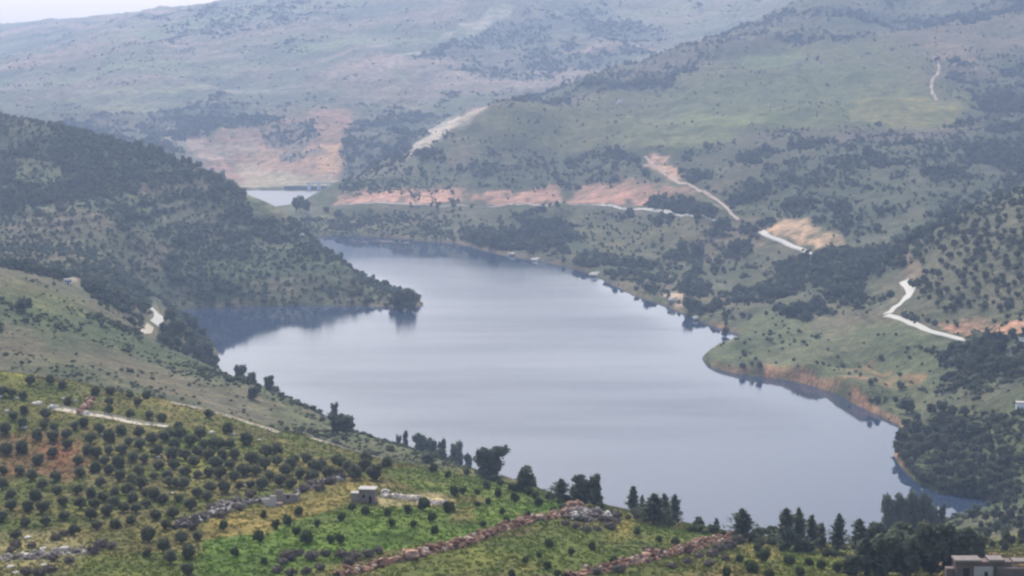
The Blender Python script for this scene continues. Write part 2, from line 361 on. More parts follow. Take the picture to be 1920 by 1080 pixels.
patch([(738,303),(775,278),(800,258),(825,228),(870,215),(905,212),(890,232),(845,250),(808,272),(765,298)], c3(.60,.50,.43), .95, .0, ymin=2300)
patch([(860,222),(905,210),(915,190),(880,205)], c3(.5,.3,.24), .7, .0, ymin=2300)
for q in ([(622,385),(760,383),(870,378),(872,358),(700,358),(640,366)], [(880,378),(1050,378),(1052,352),(930,356)], [(1050,378),(1200,384),(1262,368),(1180,342),(1100,346)]):
    patch(q, c3(.62,.35,.275), 1.05, .04, soft=1, vary=.45)
patch([(1205,290),(1250,300),(1290,335),(1262,338),(1225,318)], c3(.70,.44,.33), .95, .02, soft=1)
patch([(1150,330),(1250,345),(1310,362),(1280,372),(1180,372)], c3(.42,.26,.20), .8, .1, soft=1)
patch([(1445,420),(1490,412),(1570,440),(1578,462),(1545,468),(1490,452),(1450,440)], c3(.68,.45,.30), .98, .0, soft=1)
patch([(1690,480),(1730,500),(1725,530),(1690,520)], c3(.4,.25,.2), .6, .2, soft=1)
patch([(1770,605),(1830,592),(1935,598),(1935,636),(1840,634),(1790,625)], c3(.55,.30,.21), .95, .02, soft=1)
patch([(1425,685),(1490,682),(1540,702),(1500,712),(1430,706)], c3(.58,.27,.17), 1.3, .02, soft=1)
patch([(1565,680),(1630,685),(1720,712),(1745,735),(1640,718),(1575,712)], c3(.58,.28,.175), 1.3, .03, soft=1)
patch([(1240,552),(1280,548),(1290,572),(1250,573)], c3(.6,.45,.35), .8, .1, soft=1)
patch([(1735,70),(1790,75),(1830,110),(1740,108)], c3(.42,.27,.19), .8, .05)
patch([(1690,140),(1760,150),(1740,180),(1690,170)], c3(.24,.17,.15), .6, .05)
patch([(1640,60),(1935,20),(1935,110),(1760,110),(1690,100)], c3(.24,.19,.14), .6, .15)
# fields of the right-hand hillside
patch([(900,225),(1180,165),(1420,90),(1700,70),(1830,200),(1780,240),(1500,262),(1250,282),(1050,290),(930,260)], c3(.17,.175,.085), .8, .12)
patch([(1250,180),(1640,120),(1800,230),(1500,260),(1280,270)], c3(.16,.19,.075), .6, .06)
patch([(1390,105),(1490,95),(1500,120),(1410,128)], c3(.20,.25,.10), .8, .0)
patch([(1600,185),(1800,190),(1810,235),(1650,240),(1600,222)], c3(.30,.27,.11), .7, .0)
patch([(1280,212),(1420,210),(1430,235),(1290,240)], c3(.26,.29,.12), .7, .0)
patch([(1180,215),(1300,225),(1400,262),(1280,280),(1150,262)], c3(.24,.25,.12), .6, .02)
patch([(1400,235),(1700,240),(1850,248),(1860,275),(1500,270),(1380,268)], c3(.16,.13,.11), .6, .25)
patch([(900,290),(1150,280),(1260,330),(1000,350),(800,352),(700,345)], c3(.10,.125,.07), .6, .6)
patch([(1420,300),(1700,265),(1935,250),(1935,370),(1780,420),(1650,480),(1560,440),(1430,400)], c3(.105,.125,.085), .75, .55)
patch([(1840,180),(1935,150),(1935,330),(1860,320)], c3(.085,.10,.075), .7, .95)
patch([(1560,0),(1935,0),(1935,25),(1700,50),(1560,28)], c3(.07,.085,.07), .7, 1.2)
patch([(1100,150),(1260,132),(1260,158),(1120,168)], c3(.07,.085,.07), .7, 1.2)
patch([(1010,150),(1200,100),(1350,62),(1520,10),(1560,40),(1400,100),(1180,160)], c3(.19,.17,.13), .6, .5)
patch([(1700,470),(1800,405),(1935,365),(1935,590),(1780,600),(1720,580),(1705,520)], c3(.135,.135,.09), .8, .25)
patch([(1300,640),(1420,585),(1640,600),(1830,650),(1760,720),(1700,800),(1600,750),(1450,708),(1340,690)], c3(.15,.165,.095), .85, .09)
patch([(1480,480),(1700,500),(1660,580),(1560,560),(1440,560)], c3(.09,.115,.075), .7, 1.0)
patch([(1100,390),(1330,425),(1290,470),(1150,480),(1060,430)], c3(.19,.18,.10), .75, .2)
patch([(870,430),(1040,440),(1080,495),(1000,485),(880,455)], c3(.07,.085,.07), .8, 1.1)
patch([(1740,770),(1850,765),(1935,800),(1935,880),(1800,900),(1740,850)], c3(.15,.165,.08), .6, .9)
patch([(1770,650),(1935,640),(1935,720),(1820,715),(1770,690)], c3(.07,.085,.07), .8, 1.1)
# the bright strip of bare bank along the water
bank = (blur(WET, 2) > 0.04) * (ZG > -0.6) * (YY > 780) * np.clip(.75 + 1.2 * nB, 0, 1)
cov = mixc(cov, c3(.50,.275,.19), np.clip(bank * (0.75 + 1.0 * nB) , 0, 1) * np.where((UU > .105) & (UU < .212), 1.0, .16)); DENS *= 1 - bank * np.where(UU > .2, 0, 1)
# the mottle of the slopes: bare red-brown earth, grey rock and greener hollows, with faint terrace lines along the contours
DENS = DENS * np.where(mid_ > .5, np.clip(1 - 1.4 * nM - .5 * lines + 1.0 * fbm(XX / 38, YY / 60, 161, 3), 0.02, 2.4), 1)
DENS = np.where((UU < -.03) & (YY > 1100) & (YY < 2300), DENS.clip(.40, .85), DENS)
# the grove slope in front
g0 = 1 - sstep(615, 660, YY + (UU < -0.05) * 0)
near = g0 * 1.0
n20 = fbm(XX / 22, YY / 22, 111, 4); n6 = fbm(XX / 5, YY / 5, 121, 3)
cov = mixc(cov, mixc(mixc(np.broadcast_to(c3(.125,.14,.06), cov.shape), c3(.20,.17,.095), np.clip(.25 + 1.5 * n20, 0, 1)), c3(.19,.145,.11), np.clip(0.05 + 1.4 * nC + .5 * n6, 0, .6)), near)
DENS *= 1 - near
patch([(0,815),(90,805),(150,830),(180,850),(140,905),(60,890),(0,905)], c3(.22,.13,.10), .8, soft=1, ymax=660)
patch([(85,835),(135,835),(128,880),(85,872)], c3(.27,.12,.09), .6, soft=1, ymax=660)
patch([(0,700),(60,702),(60,735),(0,730)], c3(.30,.28,.10), .6, ymax=660)
patch([(160,790),(300,800),(330,840),(200,850)], c3(.27,.23,.13), .5, ymax=660)
patch([(310,800),(420,800),(430,870),(340,890)], c3(.15,.19,.06), .6, ymax=660)
patch([(345,855),(385,850),(385,890),(345,890)], c3(.27,.26,.09), .5, ymax=660)
patch([(240,755),(420,755),(470,790),(330,790)], c3(.28,.23,.14), .6, ymax=660)
for q in ([(370,1010),(480,1000),(600,960),(700,955),(820,950),(1000,935),(1110,950),(1060,975),(900,1010),(700,1040),(560,1075),(380,1080)],):
    patch(q, c3(.122,.188,.054), .92, soft=3, vary=.2, ymax=660)
patch([(370,1045),(520,1020),(560,1080),(370,1080)], c3(.118,.178,.056), .7, ymax=660)
patch([(720,890),(880,885),(1000,915),(1100,950),(960,950),(880,930),(800,925)], c3(.135,.175,.06), .8, ymax=660)
patch([(385,975),(480,950),(620,910),(690,900),(700,935),(600,965),(480,1000),(385,1010)], c3(.27,.215,.105), .85, soft=1, ymax=660)
patch([(150,1045),(370,1040),(370,1080),(130,1080)], c3(.17,.19,.07), .7, ymax=660)
patch([(700,1060),(920,1020),(1090,990),(1250,990),(1370,1000),(1330,1030),(1180,1050),(1060,1080),(700,1085)], c3(.135,.17,.06), .8, soft=3, ymax=660)
patch([(760,1040),(900,1020),(1000,1050),(850,1075)], c3(.22,.22,.09), .5, ymax=660)
patch([(1140,960),(1190,970),(1180,1010),(1140,1020)], c3(.36,.28,.13), .8, ymax=660)
patch([(1390,1020),(1440,1010),(1470,1050),(1400,1060)], c3(.33,.27,.13), .6, ymax=660)
patch([(1480,1030),(1620,1035),(1640,1080),(1450,1080)], c3(.2,.22,.08), .6, ymax=660)
patch([(680,930),(830,925),(850,950),(720,948)], c3(.44,.36,.28), .9, soft=1, ymax=660)
patch([(845,955),(890,948),(890,978),(850,978)], c3(.26,.17,.13), .6, ymax=660)
patch([(0,1000),(120,1000),(180,1030),(120,1080),(0,1080)], c3(.30,.26,.19), .6, ymax=660)
patch([(560,770),(640,815),(760,865),(700,870),(620,840),(540,800)], c3(.25,.21,.13), .6, ymax=660)
patch([(1740,1030),(1935,1040),(1935,1085),(1740,1085)], c3(.2,.13,.1), .8, ymax=560)

TRACKS = dict(gravel=[(90,764),(150,775),(185,779),(230,788),(270,796),(315,800)], pathA=[(320,755),(360,763),(420,778),(470,795),(520,812)], pathB=[(545,812),(580,822),(625,836),(660,846),(720,862)],
 valleyA=[(276,568),(290,583),(299,597),(291,608)], valleyB=[(282,610),(264,626),(264,636)],
 contour=[(640,384),(760,384),(870,385),(950,383),(1050,379),(1150,384),(1210,391),(1270,402),(1340,414)], red=[(1210,293),(1255,330),(1310,358),(1350,378),(1370,402),(1385,412)],
 white=[(1428,433),(1436,441),(1470,453),(1505,468),(1528,479)], bend=[(1694,527),(1706,537),(1708,548),(1696,562),(1676,577),(1663,588)], low=[(1663,590),(1700,603),(1745,622),(1790,632),(1840,637)],
 high=[(1752,105),(1762,125),(1748,150),(1746,172),(1756,188)])
PXG, PYG = 960 + F * UU * (CP - EL * SP), 540 - F * (EL * CP + SP) / (CP - EL * SP)
def clearing(line, r, below, ymin=800):
    """no trees on a track or on the verge below it"""
    global DENS
    d = np.full(UU.shape, 1e9)
    for (x1, y1), (x2, y2) in zip(line, line[1:] + line[-1:]):
        for t in np.linspace(0, 1, 9):
            dy = PYG - (y1 + (y2 - y1) * t); d = np.minimum(d, np.hypot(PXG - (x1 + (x2 - x1) * t), np.where(dy > 0, dy * r / (r + below), dy)))
    DENS = DENS * np.where((d < r) & (YY > ymin), 0.0, 1.0)
for k_, r_ in (('valleyA', 12), ('valleyB', 12), ('contour', 4), ('red', 7), ('white', 8), ('bend', 10), ('low', 7), ('high', 6)): clearing(TRACKS[k_], r_, 16)
clearing([(640,376),(760,372),(1050,366),(1200,372)], 10, 16); clearing([(122,530),(135,530)], 10, 16); clearing([(1161,192)], 6, 8); clearing([(1910,768),(1920,768)], 10, 16); clearing([(1912,646),(1920,646)], 10, 14); clearing([(480,366),(620,366)], 20, 26); clearing([(1440,440),(1570,460)], 14, 4)

# ---------------------------------------------------------------- materials of the setting
w = N('hillside_soil_and_scrub')
att = w.n('ShaderNodeAttribute', attribute_name='cover').outputs['Color']
p = w.pos()
fine = w.noise(0.55, 6, 0.72, p); mid = w.noise(0.09, 6, 0.7, p); big = w.noise(0.018, 5, 0.6, p)
c = w.mix(1.0, att, w.ramp(fine, [(.28, (.42,.46,.4)), (.5, (.96,.97,.95)), (.74, (1.8,1.66,1.5))]), 'MULTIPLY')
c = w.mix(1.0, c, w.ramp(mid, [(.3, (.5,.56,.5)), (.52, (1,1,1)), (.72, (1.6,1.48,1.36))]), 'MULTIPLY')
c = w.mix(1.0, c, w.ramp(big, [(.3, (.8,.86,.8)), (.7, (1.22,1.16,1.12))]), 'MULTIPLY')
w.l(c, w.b.inputs['Base Color']); w.b.inputs['Roughness'].default_value = 1.0; w.b.inputs['Specular IOR Level'].default_value = 0.05
bp = w.n('ShaderNodeBump', Strength=0.9, Distance=2.5); w.l(mid, bp.inputs['Height'])
bp2 = w.n('ShaderNodeBump', Strength=0.8, Distance=0.5); w.l(fine, bp2.inputs['Height']); w.l(bp.outputs[0], bp2.inputs['Normal']); w.l(bp2.outputs[0], w.b.inputs['Normal'])
M_GROUND = w.m

def water_mat(name, calm, rough, bump):
  w = N(name)
  tc = w.n('ShaderNodeNewGeometry').outputs['Position']
  mp = w.n('ShaderNodeMapping'); w.l(tc, mp.inputs['Vector']); mp.inputs['Scale'].default_value = (0.35, 1.0, 1.0); mp.inputs['Rotation'].default_value = (0, 0, math.radians(14))
  wv = w.noise(0.9, 4, 0.6, mp.outputs[0])
  mp2 = w.n('ShaderNodeMapping'); w.l(tc, mp2.inputs['Vector']); mp2.inputs['Scale'].default_value = (0.006, 0.03, 1.0); mp2.inputs['Rotation'].default_value = (0, 0, math.radians(8))
  wind = w.n('ShaderNodeAttribute', attribute_name='wind').outputs['Fac']
  gust = w.ramp(w.noise(1.0, 5, 0.65, mp2.outputs[0]), [(.3, (.55, .55, .55)), (.7, (1.3, 1.3, 1.3))])
  ml = w.n('ShaderNodeMath', operation='MULTIPLY'); w.l(wind, ml.inputs[0]); w.l(gust, ml.inputs[1])
  mr = w.n('ShaderNodeMapRange'); w.l(ml.outputs[0], mr.inputs[0]); mr.inputs[3].default_value = calm; mr.inputs[4].default_value = rough; w.l(mr.outputs[0], w.b.inputs['Roughness'])
  w.b.inputs['Base Color'].default_value = (.026, .042, .075, 1); w.b.inputs['IOR'].default_value = 1.33
  w.b.inputs['Specular IOR Level'].default_value = WSPEC
  bp = w.n('ShaderNodeBump', Strength=bump, Distance=0.12); w.l(ml.outputs[0], bp.inputs['Strength']) if calm < .1 else None; w.l(wv, bp.inputs['Height']); w.l(bp.outputs[0], w.b.inputs['Normal'])
  return w.m
M_WATER = water_mat('lake_water', WCALM, WROUGH, .10)
M_RIPPLED = water_mat('rippled_water', .29, .33, .3)


# ---------------------------------------------------------------- ground and water
nr, nc = UU.shape
idx = np.arange(nr * nc).reshape(nr, nc)
quads = np.stack([idx[:-1, :-1], idx[:-1, 1:], idx[1:, 1:], idx[1:, :-1]], -1).reshape(-1, 4)
me = mesh_np('terrain', np.stack([XX, YY, ZG], -1).reshape(-1, 3), quads, smooth=True)
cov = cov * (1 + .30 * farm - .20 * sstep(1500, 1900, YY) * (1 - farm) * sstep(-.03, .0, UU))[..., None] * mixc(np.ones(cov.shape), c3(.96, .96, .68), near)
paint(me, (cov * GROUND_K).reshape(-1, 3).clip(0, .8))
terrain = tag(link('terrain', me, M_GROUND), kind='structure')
def water_sheet(x0, x1, y0, y1, mat):
    xs, ys = np.linspace(x0, x1, 170), np.linspace(y0, y1, 150)
    gx, gy = np.meshgrid(xs, ys); ii = np.arange(gx.size).reshape(gx.shape)
    wet = np.where(ground(gx, gy) < 0, 1.0, 0.0); sh = wet.copy(); dx, dy = xs[1] - xs[0], ys[1] - ys[0]
    for _ in range(int((95 / dx) ** 2)): sh = (2 * sh + np.roll(sh, 1, 0) + np.roll(sh, -1, 0) + np.roll(sh, 1, 1) + np.roll(sh, -1, 1)) / 6
    lee = np.exp(-((gx + 185) / 130) ** 2 - ((gy - 1330) / 120) ** 2)            # the cove lies in the lee of the dark hill
    lee2 = np.exp(-((gx + 50) / 240) ** 4 - ((gy - 1900 - .05 * gx) / 185) ** 4)
    wind = sstep(.50, .93, sh + .10 * fbm(gx / 160, gy / 70, 401, 4)) * (1 - .95 * lee) * (1 - .97 * lee2) * np.clip(.80 + .55 * fbm(gx / 330, gy / 90, 411, 4) - .55 * sstep(-160, 180, gx - .1 * gy), .05, 1.2)
    me = mesh_np('water', np.stack([gx, gy, 0 * gx], -1).reshape(-1, 3), np.stack([ii[:-1, :-1], ii[:-1, 1:], ii[1:, 1:], ii[1:, :-1]], -1).reshape(-1, 4), True)
    if mat is M_WATER: paint(me, np.repeat(wind.ravel()[:, None], 3, 1), 'wind')
    else: paint(me, np.ones((gx.size, 3)), 'wind')
    return tag(link('water', me, mat), kind='structure')
water_sheet(-900, 700, 640, 2160, M_WATER)
water_sheet(-900, 100, 2161, 2950, M_RIPPLED)          # the windswept far arm

# ---------------------------------------------------------------- air
w = N('valley_haze'); w.t.nodes.remove(w.b)
v = w.n('ShaderNodeVolumePrincipled'); v.inputs['Color'].default_value = HAZE_C; v.inputs['Density'].default_value = HAZE
v.inputs['Anisotropy'].default_value = 0.2
w.l(v.outputs[0], w.out.inputs['Volume'])
b0, b1 = Vector((-5600, -60, ZG.min() - 1.5)), Vector((5600, 9050, max(ZG.max(), H) + 6))
vs = [(x, y, z) for z in (b0.z, b1.z) for y in (b0.y, b1.y) for x in (b0.x, b1.x)]
me = mesh_np('haze', np.array(vs), [(0, 2, 3, 1), (4, 5, 7, 6), (0, 1, 5, 4), (2, 6, 7, 3), (0, 4, 6, 2), (1, 3, 7, 5)])
tag(link('haze', me, w.m), kind='stuff')

# ---------------------------------------------------------------- light, sky, camera
wd = bpy.data.worlds.new('World'); sc.world = wd; wd.use_nodes = True
nt = wd.node_tree; nt.nodes.clear()
bg = nt.nodes.new('ShaderNodeBackground'); ow = nt.nodes.new('ShaderNodeOutputWorld'); nt.links.new(bg.outputs[0], ow.inputs[0])
sk = nt.nodes.new('ShaderNodeTexSky'); sk.sky_type = 'NISHITA'; sk.sun_disc = False
sk.sun_elevation = math.radians(SUN_EL); sk.sun_rotation = math.radians(SUN_AZ); sk.air_density = 1.0; sk.dust_density = DUST; sk.ozone_density = 1.0
cl = nt.nodes.new('ShaderNodeTexNoise'); cl.inputs['Scale'].default_value = 2.2; cl.inputs['Detail'].default_value = 5
tcw = nt.nodes.new('ShaderNodeTexCoord'); nt.links.new(tcw.outputs['Generated'], cl.inputs['Vector'])
rp = nt.nodes.new('ShaderNodeValToRGB'); nt.links.new(cl.outputs['Fac'], rp.inputs[0])
rp.color_ramp.elements[0].position = .3; rp.color_ramp.elements[0].color = (CLO,CLO,CLO,1); rp.color_ramp.elements[1].position = .7; rp.color_ramp.elements[1].color = (CHI,CHI,CHI,1)
mx = nt.nodes.new('ShaderNodeMix'); mx.data_type = 'RGBA'
nt.links.new(rp.outputs[0], mx.inputs[0]); nt.links.new(sk.outputs[0], mx.inputs[6]); mx.inputs[7].default_value = CLOUD
nt.links.new(mx.outputs[2], bg.inputs[0]); bg.inputs[1].default_value = SKY
sun = bpy.data.lights.new('sun', 'SUN'); sun.energy = SUN; sun.angle = math.radians(SUN_ANG); sun.color = (1, .94, .84)
so = bpy.data.objects.new('sun', sun); COL.objects.link(so)
el, az = math.radians(SUN_EL), math.radians(SUN_AZ)
sd = Vector((math.sin(az) * math.cos(el), math.cos(az) * math.cos(el), math.sin(el)))   # towards the sun
so.rotation_euler = sd.to_track_quat('Z', 'Y').to_euler(); so.location = (0, 0, 600)

cam = bpy.data.cameras.new('camera'); cam.lens = F / 1920 * 36; cam.sensor_width = 36; cam.clip_start = 1; cam.clip_end = 30000
co = bpy.data.objects.new('camera', cam); co.location = (0, 0, H); co.rotation_euler = (PI / 2 - PITCH, 0, 0); COL.objects.link(co); sc.camera = co
vs_ = sc.view_settings; vs_.view_transform = 'Standard'; vs_.look = 'None'; vs_.exposure = EXPOSURE; vs_.gamma = 1; vs_.use_curve_mapping = False
sc.cycles.max_bounces = 6; sc.cycles.diffuse_bounces = 2; sc.cycles.glossy_bounces = 2; sc.cycles.volume_bounces = 0; sc.cycles.transparent_max_bounces = 8
sc.cycles.pixel_filter_type = 'BLACKMAN_HARRIS'; sc.cycles.filter_width = 2.4
sc.cycles.use_denoising = True

# ---------------------------------------------------------------- plants
def foliage_mat(name, c1, c2, rnd=.18, trans=.25, attr=None):
    w = N(name); oi = w.n('ShaderNodeObjectInfo').outputs['Random']; p = w.n('ShaderNodeTexCoord').outputs['Object']
    if attr: c = w.n('ShaderNodeAttribute', attribute_name=attr).outputs['Color']
    else: c = w.mix(w.noise(1.1, 3, .6, p), c1, c2)
    hs = w.n('ShaderNodeHueSaturation'); w.l(c, hs.inputs['Color'])
    g = w.n('ShaderNodeMapRange'); w.l(oi, g.inputs[0]); g.inputs[3].default_value = 1 - rnd; g.inputs[4].default_value = 1 + rnd; w.l(g.outputs[0], hs.inputs['Value'])
    w.t.nodes.remove(w.b); d = w.n('ShaderNodeBsdfDiffuse'); t = w.n('ShaderNodeBsdfTranslucent'); m = w.n('ShaderNodeMixShader'); m.inputs[0].default_value = trans
    w.l(hs.outputs[0], d.inputs[0]); w.l(hs.outputs[0], t.inputs[0]); w.l(d.outputs[0], m.inputs[1]); w.l(t.outputs[0], m.inputs[2]); w.l(m.outputs[0], w.out.inputs[0])
    return w.m
M_OLIVE = foliage_mat('olive_leaves', (.095, .105, .06), (.175, .18, .115), trans=.46)
M_PINE = foliage_mat('pine_needles', (.09, .108, .075), (.16, .175, .12), trans=.46)
M_OAK = foliage_mat('evergreen_leaves', (.085, .10, .07), (.15, .165, .11), trans=.44)
M_BUSH = foliage_mat('bush_leaves', (.06, .08, .04), (.115, .13, .06), trans=.38)
M_THORN = foliage_mat('dry_thorn_twigs', (.13, .105, .09), (.19, .16, .125), trans=.1)
M_WOOD = foliage_mat('woodland_leaves', None, None, 0, .2, attr='cover')
M_BARK = simple_mat('bark', (.06, .045, .035), (.13, .10, .08), 3)

ICO = None
def ico(sub=1):
    bm = bmesh.new(); bmesh.ops.create_icosphere(bm, subdivisions=sub, radius=1)
    v = np.array([x.co[:] for x in bm.verts]); f = np.array([[x.index for x in fc.verts] for fc in bm.faces]); bm.free()
    return v, f
ICO1, ICO2 = ico(1), ico(2)

def leaf_cloud(rng, lobes, n, leaf, core=.82, flat=1.0):
    """leaf-sized quads strewn through a few lobes, round a ragged core; all triangles"""
    co, fa, k = [], [], 0
    L = np.array(lobes, float); wts = L[:, 3] * L[:, 4] + L[:, 4] * L[:, 5]; wts /= wts.sum()
    for lb in L:
        if core > 0:
            v = ICO2[0] * (1 + .22 * rng.standard_normal((len(ICO2[0]), 1)))
            co.append(lb[:3] + v * lb[3:] * core); fa.append(ICO2[1] + k); k += len(v)
    which = rng.choice(len(L), n, p=wts)
    d = rng.standard_normal((n, 3)); d /= np.linalg.norm(d, axis=1)[:, None]
    d[:, 2] = np.where(d[:, 2] < -.55, -d[:, 2], d[:, 2])
    r = rng.uniform(.72, 1.16, n)[:, None]
    c = L[which, :3] + d * L[which, 3:] * r
    nrm = d + .75 * rng.standard_normal((n, 3)); nrm /= np.linalg.norm(nrm, axis=1)[:, None]
    a = np.cross(nrm, rng.standard_normal((n, 3))); a /= np.linalg.norm(a, axis=1)[:, None]; b = np.cross(nrm, a)
    s = (leaf * rng.uniform(.55, 1.35, n))[:, None]; b = b * flat
    q = np.stack([c + a * s, c + b * s, c - a * s, c - b * s], 1).reshape(-1, 3)
    i = np.arange(n) * 4 + k
    co.append(q); fa.append(np.stack([i, i + 1, i + 2], 1)); fa.append(np.stack([i, i + 2, i + 3], 1))
    return np.concatenate(co), np.concatenate(fa)

def limb(co, fa, a, b, ra, rb, seg=6):
    a, b = Vector(a), Vector(b); z = (b - a).normalized(); x = z.orthogonal().normalized(); y = z.cross(x); k = len(co)
    for c, r in ((a, ra), (b, rb)):
        for i in range(seg):
            t = 2 * PI * i / seg; co.append(tuple(c + x * math.cos(t) * r + y * math.sin(t) * r))
    for i in range(seg):
        j = (i + 1) % seg; fa += [(k + i, k + j, k + seg + j), (k + i, k + seg + j, k + seg + i)]

def tpl_olive(seed):
    r = np.random.default_rng(seed); lobes = [(0, 0, 1.35, 1.4, 1.4, 1.2)]
    for i in range(6):
        t = 2 * PI * (i + r.uniform(-.3, .3)) / 6; q = r.uniform(.75, 1.1)
        lobes.append((math.cos(t) * q, math.sin(t) * q, r.uniform(.75, 1.9), r.uniform(.6, .95), r.uniform(.6, .95), r.uniform(.55, .8)))
    cr = mesh_np('olive_crown', *leaf_cloud(r, lobes, 460, .24))
    co, fa = [], []; limb(co, fa, (0, 0, -.3), (.05, .02, .75), .24, .17)
    for i in range(3):
        t = 2 * PI * i / 3 + r.uniform(0, 1); limb(co, fa, (.05, .02, .7), (math.cos(t) * .7, math.sin(t) * .7, 1.55), .13, .06, 5)
    return mesh_np('olive_trunk', co, fa), cr, 3.9, 2.85        # trunk, crown, width, height
def tpl_pine(seed, slim=1.0, hgt=7.0, spread=1.7, low=.08):
    """whorls of needle-clad branches, shorter towards the top"""
    r = np.random.default_rng(seed); nb, per = 85, 15; C, D = [], []
    lean = r.normal(0, .012, 2)
    for i in range(nb):
        t = ((i + r.uniform(0, 1)) / nb) ** .85; z = hgt * (low + (.97 - low) * t); a = 2.4 * i + r.uniform(-.5, .5)
        ln = spread * slim * ((1 - t) ** .85 * (.85 + .4 * math.sin(3.1 * a + seed)) * r.uniform(.7, 1.3)) + .10
        s = r.uniform(.2, 1, per)[:, None]; d = np.array([math.cos(a), math.sin(a), .28 + .5 * t]); jit = r.normal(0, 1, (per, 3)) * (.07 + .10 * ln)
        C.append(np.array([lean[0] * z, lean[1] * z, z]) + d * s * ln + jit); D.append(np.tile(d, (per, 1)))
    for i in range(26): C.append(np.array([[0, 0, hgt * r.uniform(.9, 1.0)]]) + r.normal(0, .05, (1, 3))); D.append(np.array([[0, 0, 1.]]))
    C, D = np.concatenate(C), np.concatenate(D); n = len(C)
    nrm = r.standard_normal((n, 3)); nrm /= np.linalg.norm(nrm, axis=1)[:, None]; a = np.cross(nrm, D); a /= np.linalg.norm(a, axis=1)[:, None] + 1e-6; b = np.cross(nrm, a)
    s = (np.where(C[:, 2] > hgt * .85, .13, .23) * r.uniform(.6, 1.3, n))[:, None]
    q = np.stack([C + a * s * .8, C + b * s * 1.3, C - a * s * .8, C - b * s * 1.3], 1).reshape(-1, 3); k = np.arange(n) * 4
    cr = mesh_np('pine_crown', q, np.concatenate([np.stack([k, k + 1, k + 2], 1), np.stack([k, k + 2, k + 3], 1)]))
    co, fa = [], []; limb(co, fa, (0, 0, -.4), (lean[0] * hgt * .5, lean[1] * hgt * .5, hgt * .5), .17, .10); limb(co, fa, (lean[0] * hgt * .5, lean[1] * hgt * .5, hgt * .5), (lean[0] * hgt, lean[1] * hgt, hgt * .96), .10, .03)
    for i in range(6):
        t = 2.4 * i; z = hgt * (.15 + .1 * i); limb(co, fa, (0, 0, z), (math.cos(t) * spread * slim * .6, math.sin(t) * spread * slim * .6, z + .35), .05, .02, 4)
    return mesh_np('pine_trunk', co, fa), cr, spread * 2 * slim, hgt
def tpl_round(seed, tall=1.0, n=800, leaf=.25):
    r = np.random.default_rng(seed); lobes = [(0, 0, 2.5 * tall, 1.6, 1.6, 1.7 * tall), (.2, 0, 1.0, 1.3, 1.3, .8)]
    for i in range(9):
        t = 2 * PI * (i * .382) ; q = r.uniform(.8, 1.5); z = r.uniform(.9, 4.2) * tall
        lobes.append((math.cos(t) * q, math.sin(t) * q, z, r.uniform(.65, 1.15), r.uniform(.65, 1.15), r.uniform(.6, 1.0) * tall))
    cr = mesh_np('tree_crown', *leaf_cloud(r, lobes, n, leaf))
    co, fa = [], []; limb(co, fa, (0, 0, -.4), (0, .05, 1.6 * tall), .2, .15)
    for i in range(4):
        t = 1.57 * i + .4; limb(co, fa, (0, .05, 1.2 * tall), (math.cos(t), math.sin(t), 2.8 * tall), .1, .05, 5)
    return mesh_np('tree_trunk', co, fa), cr, 4.4, 4.9 * tall
def tpl_bush(seed, leaf=.17, n=230):
    r = np.random.default_rng(seed); lobes = [(0, 0, .62, .72, .72, .62)]
    for i in range(4):
        t = 1.57 * i + r.uniform(-.4, .4); lobes.append((math.cos(t) * .5, math.sin(t) * .5, r.uniform(.4, .9), r.uniform(.35, .55), r.uniform(.35, .55), r.uniform(.35, .5)))
    return mesh_np('bush_foliage', *leaf_cloud(r, lobes, n, leaf)), 2.0, 1.4

T_OLIVE = [tpl_olive(s) for s in range(6)]
T_PINE = [tpl_pine(20 + s, hgt=7.0, spread=1.9) for s in range(4)]
T_SLIM = [tpl_pine(40 + s, slim=.5, hgt=7.0) for s in range(2)]
T_ROUND = [tpl_round(60 + s) for s in range(4)]
T_BUSH = [tpl_bush(80 + s)[0] for s in range(5)]
for t in T_OLIVE: t[0].materials.append(M_BARK); t[1].materials.append(M_OLIVE)
for t in T_PINE + T_SLIM: t[0].materials.append(M_BARK); t[1].materials.append(M_PINE)
for t in T_ROUND: t[0].materials.append(M_BARK); t[1].materials.append(M_OAK)
for t in T_BUSH: t.materials.append(M_BUSH)
T_THORN = [tpl_bush(90 + s, .12, 300)[0] for s in range(3)]
for t in T_THORN: t.materials.append(M_THORN)

def tree(name, t, loc, w_m, h_m, label, cat='tree', group=None, rz=None):
    root = bpy.data.objects.new(name, None); COL.objects.link(root); root.empty_display_size = .5
    root.location = (loc[0], loc[1], float(ground(loc[0], loc[1])) - .05); root.rotation_euler.z = random.uniform(0, 2 * PI) if rz is None else rz
    root.scale = (w_m / t[2], w_m / t[2], h_m / t[3]); tag(root, label, cat, group)
    link('trunk', t[0], None, root); link('crown', t[1], None, root)
    return root
def bush(name, me, loc, w_m, h_m, label, cat='bush', group=None):
    o = link(name, me); o.location = (loc[0], loc[1], float(ground(loc[0], loc[1])) - .04); o.rotation_euler.z = random.uniform(0, 2 * PI)
    o.scale = (w_m / 2.0, w_m / 2.0, h_m / 1.4); return tag(o, label, cat, group)
def mpp(y): return y / F          # metres per pixel of the 1920 frame at that distance

